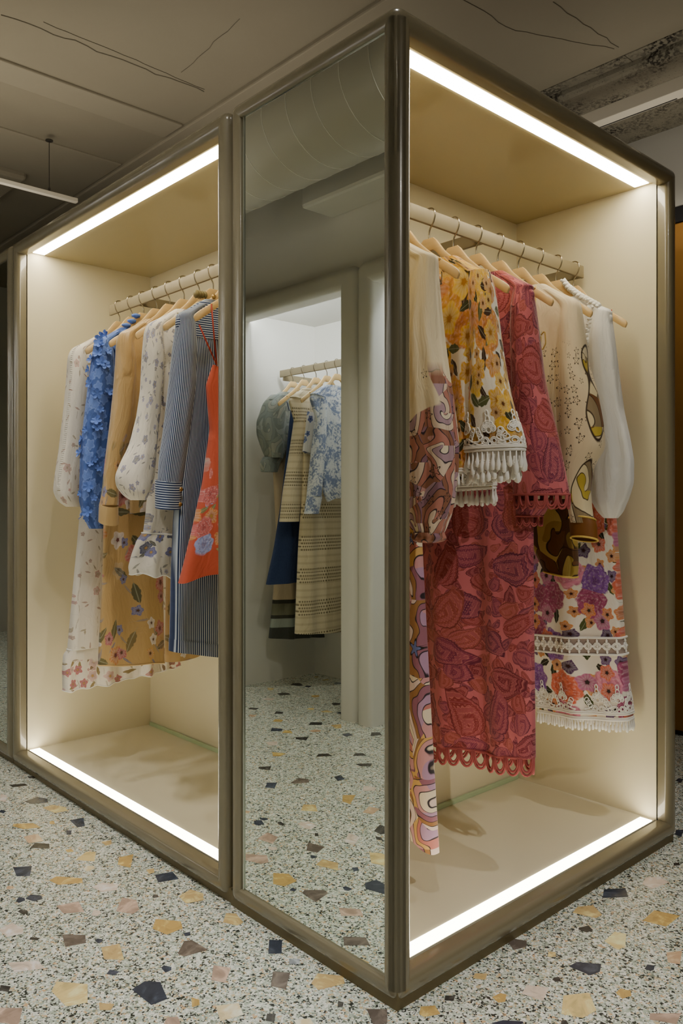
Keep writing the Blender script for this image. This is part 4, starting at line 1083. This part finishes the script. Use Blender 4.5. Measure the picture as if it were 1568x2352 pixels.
t = garment('skirt', 'Y', YS[5], 'short white skirt with violet-flowered scalloped ruffle', 'skirt')
cl = body('Y', YS[5], [('m', .17, 1.80), (343, 1100), (337, 1180), (332, 1222)], [('m', .47, 1.80), ('m', .50, 1.3), (450, 1228)], (.012, .04), .008, (3, 6), 32, False); cl.mesh('skirt_panel', 'violet_sprig', t)
cl = body('Y', YS[5], [(332, 1222), (318, 1240), (304, 1275), (297, 1302), (300, 1318)], [(450, 1228), (462, 1250), (466, 1300), (468, 1330)], (.042, .06), .026, (5.5, 11.), 33, False, nt=36, ns=180, hem=.006, hemf=8.); cl.mesh('ruffle', 'violet_ruffle', t)
m = MB(); m.tube(cl.g[1], .004, 6); m.tube(cl.g[-1], .002, 5); m.build('ruffle_binding', M['lace'], t, True)
t = garment('blouse', 'Y', YS[6], 'white violet-sprigged blouse with gathered balloon sleeve', 'blouse')
cl = body('Y', YS[6], [('m', .12, 1.70), (380, 950), (372, 1060), (366, 1110)], [('m', .53, 1.70), ('m', .53, 1.4), ('m', .53, 1.26)], (.024, .042), .014, (3, 6), 34); cl.mesh('body', 'violet_sprig', t)
L4 = [(756, 340, 362), (768, 330, 372), (820, 326, 378), (900, 322, 372), (960, 313, 366), (1020, 298, 360), (1060, 280, 356), (1095, 267, 352), (1120, 269, 346), (1140, 284, 340), (1149, 300, 334)]
cl = sleeve('Y', YS[6], L4, .055, .06, (3, 7), 35, nt=80); sl = cl.mesh('sleeve', 'violet_sprig', t, True); ladder(cl, sl, 36, 6, 72)

t = garment('camisole', 'Y', YS[7], 'olive strappy top tucked behind the striped denim shirt dress', 'camisole')
cl = body('Y', YS[7], [('m', .16, 1.74), ('m', .16, 1.5)], [('m', .48, 1.74), ('m', .48, 1.5)], (.012, .02), .006, (3, 6), 36, False, nt=40); cl.mesh('body', 'olive_swirl', t)
m = MB()
for h in (.165, .475):
    m = MB(); m.tube([P3('Y', YS[7], h, -.008, 1.735), P3('Y', YS[7], h, 0, HRAIL['Y']-.088+arm_z(.155)+.007)], .003, 6); m.build('shoulder_strap', simple('olive_ribbon', (122, 108, 66), .6), t, True)
m = MB(); zk = HRAIL['Y']-.088
for u in (.0, .02, .04, .06): m.lathe([(.012, -.006), (.017, 0), (.012, .006)], P3('Y', YS[7], .28-u*.6, 0, zk+arm_z(.05)+.004), 10, 0, 0)
m.build('ribbon_bow', M['olive_ribbon'], t, True)

t = garment('shirt_dress', 'Y', YS[8], 'long navy and white striped denim shirt dress with buttoned cuff', 'dress')
cl = body('Y', YS[8], [('m', .115, 1.70), (424, 1000), (408, 1120), (402, 1200), (397, 1320), (394, 1496)], [('m', .53, 1.70), ('m', .54, 1.2), ('m', .55, .62), ('m', .55, .58)], (.024, .045), .014, (2.4, 5.3), 37, nt=120); bd = cl.mesh('body', 'denim_stripe', t)
yk = np.stack([[cl.at(i, k, .0025) for k in range(cl.g.shape[1])] for i in range(2, 19)]); yu = cl.uv[2:19]; Cloth(yk, yu).mesh('yoke', 'denim_across', t)
hm = np.stack([[cl.at(i, k, .002) for k in range(cl.g.shape[1])] for i in range(115, 120)]); Cloth(hm, cl.uv[115:120]).mesh('hem_band', 'denim_stripe', t)
L5 = [(730, 410, 440), (742, 404, 450), (800, 396, 452), (880, 388, 448), (950, 379, 440), (1010, 371, 432), (1060, 364, 424), (1108, 361, 417)]
cl = sleeve('Y', YS[8], L5, .055, .07, (3, 6), 38, nt=80, twist=1.); sl = cl.mesh('sleeve', 'denim_stripe', t, True)
cl = sleeve('Y', YS[8], [(1104, 358, 417), (1112, 357, 417), (1168, 357, 414)], .042, .008, (2, 5), 39, nt=14, tilt=-.12); cu = cl.mesh('cuff', 'denim_across', sl)
m = MB()
for i in (3.5, 10.5): m.lathe([(.0005, -.002), (.0075, -.002), (.0075, .0012), (.005, .002), (.0005, .0012)], cl.at(i, 33.5, .002), 14, 0, 1)
b_ = m.build('cuff_buttons', M['brass'], sl, True)
m = MB(); m.lathe([(.0005, -.004), (.009, -.002), (.009, .002), (.0005, .003)], P3('Y', YS[8], .235, -.026, HRAIL['Y']-.088+arm_z(.085)+.002), 14, 0, 1); m.build('button', M['brass'], t, True)

t = garment('dress', 'Y', YS[9], 'short red-orange strap dress with pansy border above the hem', 'dress')
cl = body('Y', YS[9], [(489, 838), (474, 884), (478, 930), (484, 985), (481, 1010), (468, 1110), (444, 1220), (424, 1300), (413, 1337)], [('m', .42, 1.58), ('m', .47, 1.56), ('m', .46, 1.5), ('m', .45, 1.42), ('m', .46, 1.38), ('m', .5, 1.2), ('m', .54, 1.02)], (.016, .045), .014, (2.5, 5.), 40, False, nt=110, hem=.006); cl.mesh('body', 'red_floral', t)
m = MB(); zn = HRAIL['Y']-.088
for px in ((452, 747), (480, 700)):
    a = HZ('Y', YS[9], px[0], px[1])[0]; b = HZ('Y', YS[9], 489, 840)[0]
    m = MB(); m.tube([P3('Y', YS[9], a[0], -.014, a[1]), P3('Y', YS[9], (a[0]+b[0])/2, -.018, (a[1]+b[1])/2), P3('Y', YS[9], b[0]+.004, -.018, b[1])], .0028, 6); m.build('shoulder_strap', M['red_strap'], t, True)

# ================= clothes in the alcove across the aisle (met through the mirror) =================
VS = [2.82, 2.705, 2.585, 2.48, 2.385]
VL = ['wooden hanger inside the grey puff-sleeved blouse in the white alcove', 'bare-ended wooden hanger carrying the navy skirt in the white alcove', 'wooden hanger in the white alcove carrying the cream crochet top',
      'bare-ended wooden hanger in the white alcove behind the blue toile shirt', 'wooden hanger inside the blue toile shirt in the white alcove']
alr = empty('hanging_rail', P3('V', 2.5, 1.97, 0, 2.065), 'flat brass-toned rail across the white alcove in the mirror', 'clothes rail')
m = MB(); m.box(P3('V', 1.6, 1.964, 0, 2.043), P3('V', 2.956, 1.976, 0, 2.09), 0, .003); m.build('bar', M['rail_dark'], alr)
for yb in (2.93, 2.05): m = MB(); m.box(P3('V', yb-.006, 1.976, 0, 2.02), P3('V', yb+.006, 2.32, 0, 2.06)); m.build('rail_bracket', M['rail_dark'], alr)
for y, l in zip(VS, VL): hanger('V', y, l, GM)

t = garment('blouse', 'V', VS[0], 'grey-green paisley blouse with puff sleeve, last in the mirrored alcove', 'blouse')
cl = body('V', VS[0], [('m', 1.80, 1.66), (662, 1000), (660, 1060)], [('m', 2.16, 1.66), ('m', 2.16, 1.5), ('m', 2.16, 1.40)], seed=51, nt=60); cl.mesh('body', 'grey_swirl', t)
V1 = [(896, 636, 660), (906, 622, 664), (930, 604, 664), (970, 592, 662), (1000, 592, 660), (1030, 600, 656), (1052, 608, 650)]
cl = sleeve('V', VS[0], V1, .06, .08, (4, 7), 52, nt=50); sl = cl.mesh('sleeve', 'grey_swirl', t, True)
cl = sleeve('V', VS[0], [(1050, 606, 650), (1062, 598, 642), (1084, 600, 636)], .035, .1, (7, 11), 53, nt=10); cl.mesh('cuff', 'grey_swirl', sl)
t = garment('skirt', 'V', VS[0]+.055, 'long beige skirt with grey banded hem at the back of the mirrored alcove', 'skirt')
cl = body('V', VS[0]+.055, [('m', 1.83, 1.7), (638, 1250), (630, 1350), (618, 1466)], [('m', 2.11, 1.7), ('m', 2.2, 1.0), (732, 1380), (738, 1462)], (.015, .06), .02, (4, 8), 54, False, nt=80); cl.mesh('skirt_panel', 'banded_skirt', t)
t = garment('skirt', 'V', VS[1], 'navy midi skirt hanging in the mirrored alcove', 'skirt')
cl = body('V', VS[1], [(668, 940), (658, 1040), (646, 1150), (630, 1260), (614, 1343)], [('m', 2.06, 1.74), ('m', 2.1, 1.4), ('m', 2.14, .70)], (.015, .05), .012, (3, 6), 55, False, nt=70); cl.mesh('skirt_panel', 'navy', t)
m = MB()
for px in (662, 682):
    a = HZ('V', VS[1], px, 944)[0]; m.tube([P3('V', VS[1], a[0], -.01, a[1]), P3('V', VS[1], a[0]-.02, -.01, 1.845)], .003, 5)
m.build('skirt_loop', M['navy'], t, True)
t = garment('crochet_top', 'V', VS[2], 'cream crochet top with scalloped long sleeve in the mirrored alcove', 'top')
cl = body('V', VS[2], [('m', 1.80, 1.7), ('m', 1.80, 1.4), ('m', 1.80, 1.2)], [('m', 2.16, 1.7), ('m', 2.16, 1.4), ('m', 2.16, 1.2)], seed=56, nt=60); cl.mesh('body', 'crochet', t)
V3 = [(906, 684, 704), (916, 680, 706), (980, 672, 706), (1050, 662, 702), (1120, 650, 694), (1198, 641, 687)]
cl = sleeve('V', VS[2], V3, .05, .04, (2, 5), 57, nt=60); cl.mesh('sleeve', 'crochet', t, True)
t = garment('skirt', 'V', VS[2]-.05, 'long cream crochet skirt with openwork bands in the mirrored alcove', 'skirt')
cl = body('V', VS[2]-.05, [('m', 1.83, 1.72), (694, 1150), (688, 1250), (684, 1350), (680, 1456)], [('m', 2.11, 1.72), ('m', 2.16, 1.2), ('m', 2.2, .40), ('m', 2.2, .36)], (.015, .045), .010, (3, 6), 58, False, nt=80); cl.mesh('skirt_panel', 'crochet', t)
t = garment('camisole', 'V', VS[3], 'white camisole with blue blooms beside the toile shirt in the mirrored alcove', 'camisole')
cl = body('V', VS[3], [(706, 945), (702, 990), (696, 1036)], [('m', 2.1, 1.74), ('m', 2.1, 1.6), ('m', 2.1, 1.44)], (.015, .03), .008, (3, 6), 59, False, nt=40); cl.mesh('body', 'blue_bloom', t)
m = MB(); a = HZ('V', VS[3], 709, 948)[0]
for h in (a[0]+.01, 2.09):
    m = MB(); m.tube([P3('V', VS[3], h, -.008, a[1]-.01), P3('V', VS[3], h, 0, HRAIL['V']-.088+arm_z(.15)+.007)], .003, 5); m.build('shoulder_strap', M['lace'], t, True)
t = garment('shirt', 'V', VS[4], 'blue and white toile shirt with long cuffed sleeve in the mirrored alcove', 'shirt')
cl = body('V', VS[4], [('m', 1.80, 1.7), (742, 1000), (742, 1130), (752, 1152)], [('m', 2.16, 1.7), ('m', 2.16, 1.4), ('m', 2.16, 1.26)], seed=60, nt=70, hem=.01); cl.mesh('body', 'toile', t)
V5 = [(902, 732, 748), (912, 727, 752), (970, 722, 750), (1040, 714, 747), (1100, 708, 742), (1140, 704, 738)]
cl = sleeve('V', VS[4], V5, .045, .05, (2, 5), 61, nt=60); sl = cl.mesh('sleeve', 'toile', t, True)
cl = sleeve('V', VS[4], [(1140, 704, 740), (1180, 698, 732)], .04, .01, (2, 5), 62, nt=8); cl.mesh('cuff', 'toile', sl)

# ------------------------------------------------------------------ suspended lighting tracks
trk = empty('lighting_track', (-1.0, 2.97, 2.89), 'slim pale track hung on a wire above the long cabinet', 'lighting track')
ta = at(113, 440, 'Y', 2.97); m = MB(); m.box((-2.2, 2.955, ta[2]-.024), (.55, 2.985, ta[2]), 0, .003); m.build('track_rail', M['track'], trk)
m = MB(); m.tube([(ta[0], 2.97, ta[2]), (ta[0], 2.97, ta[2]+.02), (ta[0], 2.97, ta[2]+.021), (ta[0], 2.97, ZC-.035)], [.006, .006, .0022, .0022], 6); m.lathe([(.02, ZC-.036), (.02, ZC-.03), (.012, ZC-.03)], (ta[0], 2.97, 0), 12); m.build('suspension_wire', M['wire'], trk)
m = MB()
for q in (-.95, -.62): m.box((q, 2.954, ta[2]-.020), (q+.09, 2.9555, ta[2]-.016))
m.build('track_slot', M['black_trim'], trk)
trk = empty('lighting_track', (2.0, 1., 3.0), 'pale surface track with black slot under the rough ceiling at the right', 'lighting track')
tb = at(1400, 268, 'Z', 2.99)
m = MB(); m.box((tb[0], -3.2, 2.99), (tb[0]+.075, 6.2, 3.05), 0, .003); m.build('track_rail', M['track'], trk)
m = MB(); m.box((tb[0]+.060, .30, 2.988), (tb[0]+.066, 6.1, 2.992)); m.build('track_slot', M['black_trim'], trk)
m = MB()
for yy in (-2., .1, 2.2, 4.3): m.tube([(tb[0]+.037, yy, 3.05), (tb[0]+.037, yy, ZC-.05)], .003, 6)
m.build('suspension_wire', M['wire'], trk)

# ------------------------------------------------------------------ lights and camera
def lamp(name, typ, loc, energy, col=(1, .9, .78), target=None, **kw):
    l = bpy.data.lights.new(name, typ); l.energy = energy; l.color = col
    for k, v in kw.items(): setattr(l, k, v)
    o = bpy.data.objects.new(name, l); link(o); o.location = loc
    if target is not None: o.rotation_euler = (Vector(target)-Vector(loc)).to_track_quat('-Z', 'Y').to_euler()
    return o
def spot(loc, energy, target, deg, col=(1, .985, .95), blend=.8):
    return lamp('ceiling_and_fill_spot', 'SPOT', loc, energy, col, target, spot_size=math.radians(deg), spot_blend=blend, shadow_soft_size=.03)  # shared by the downlights and the added fills
spot((.012, .012, 3.17), 8, (-.05, -.2, 0), 110)
spot((-.75, -.75, 3.15), 80, (-.62, -.62, 0), 60)
spot((1.2, -.75, 3.12), 62, (1.2, -.78, 0), 60)
spot((-.42, 1.3, 3.1), 22, (-.52, 1.2, 0), 62, (1, .98, .94))
spot((-.4, -2.4, 3.1), 90, (0, 0, .25), 54, (1, .96, .9), 1.)  # added frontal fill for the cabinet faces, no fixture of its own
spot((-.55, .5, 3.1), 42, (0, .85, .05), 50, (1, .97, .92), 1.)  # added fill that lifts the lower mirrored end
spot((-.55, 1.7, 3.1), 32, (0, 1.9, .05), 50, (1, .97, .92), 1.)  # second added fill, for the foot of the long cabinet
spot((-.5, .3, 3.1), 18, (-.95, 1.6, .2), 90, (1, .96, .9), 1.)
lamp('ceiling_and_fill_spot', 'SPOT', (2.35, .1, 2.9), 18, (1, .95, .88), target=(2.7, .9, 1.4), spot_size=math.radians(110), spot_blend=.9, shadow_soft_size=.05)  # added to brighten the brown panelling
lamp('ceiling_and_fill_spot', 'SPOT', (-.4, -2.4, 3.1), 60, (1, .96, .9), target=(.2, 0, .7), spot_size=math.radians(90), spot_blend=1., shadow_soft_size=.03)  # wider added fill from the frontal position
lamp('ceiling_and_fill_spot', 'SPOT', (-.5, .3, 3.1), 24, (1, .96, .9), target=(-.9, 1.4, .2), spot_size=math.radians(100), spot_blend=1., shadow_soft_size=.03)
lamp('ceiling_and_fill_spot', 'SPOT', (-.4, 3.9, 3.1), 70, (1, .97, .92), target=(-1.3, 4.2, .8), spot_size=math.radians(100), spot_blend=1., shadow_soft_size=.03)  # added to brighten what the far cabinet's mirror reflects
lamp('ceiling_fill', 'AREA', (.6, 1.6, 2.45), 6., (1, .93, .82), target=(.6, 1.6, 3.2), size=1.4)  # upward area lamps added to brighten the ceiling, without any fixture
lamp('ceiling_fill', 'AREA', (-.2, 2.6, 2.5), 7., (1, .93, .82), target=(-.2, 2.6, 3.2), size=1.2)
lamp('ceiling_fill', 'AREA', (.4, -1.6, 2.6), 4., (1, .94, .84), target=(.4, -1.6, 3.2), size=1.2)
lamp('ceiling_fill', 'AREA', (2.1, .4, 2.5), 3, (1, .94, .84), target=(2.1, .4, 3.2), size=1.)

w = bpy.data.worlds.new('World'); scene.world = w; w.use_nodes = True
w.node_tree.nodes['Background'].inputs[0].default_value = (.9, .86, .8, 1); w.node_tree.nodes['Background'].inputs[1].default_value = .3

cd = bpy.data.cameras.new('camera'); co = bpy.data.objects.new('camera', cd); link(co)
co.location = CAM.tolist(); yaw = math.atan2(-FD[0], FD[1])
co.rotation_euler = (PI/2, 0, yaw)
cd.sensor_fit = 'VERTICAL'; cd.sensor_height = 36.; cd.sensor_width = 24.
cd.lens = F*36./2352.; cd.shift_y = -(1176-CY)/2352.; cd.clip_start = .02
scene.camera = co
for o in bpy.data.objects:
    if '_w' in o: del o['_w']
scene.view_settings.view_transform = 'AgX'; scene.view_settings.look = 'AgX - Base Contrast'; scene.view_settings.exposure = .22
try:
    scene.cycles.use_denoising = True; scene.cycles.max_bounces = 7; scene.cycles.diffuse_bounces = 4; scene.cycles.glossy_bounces = 4; scene.cycles.sample_clamp_indirect = 6.
except Exception: pass
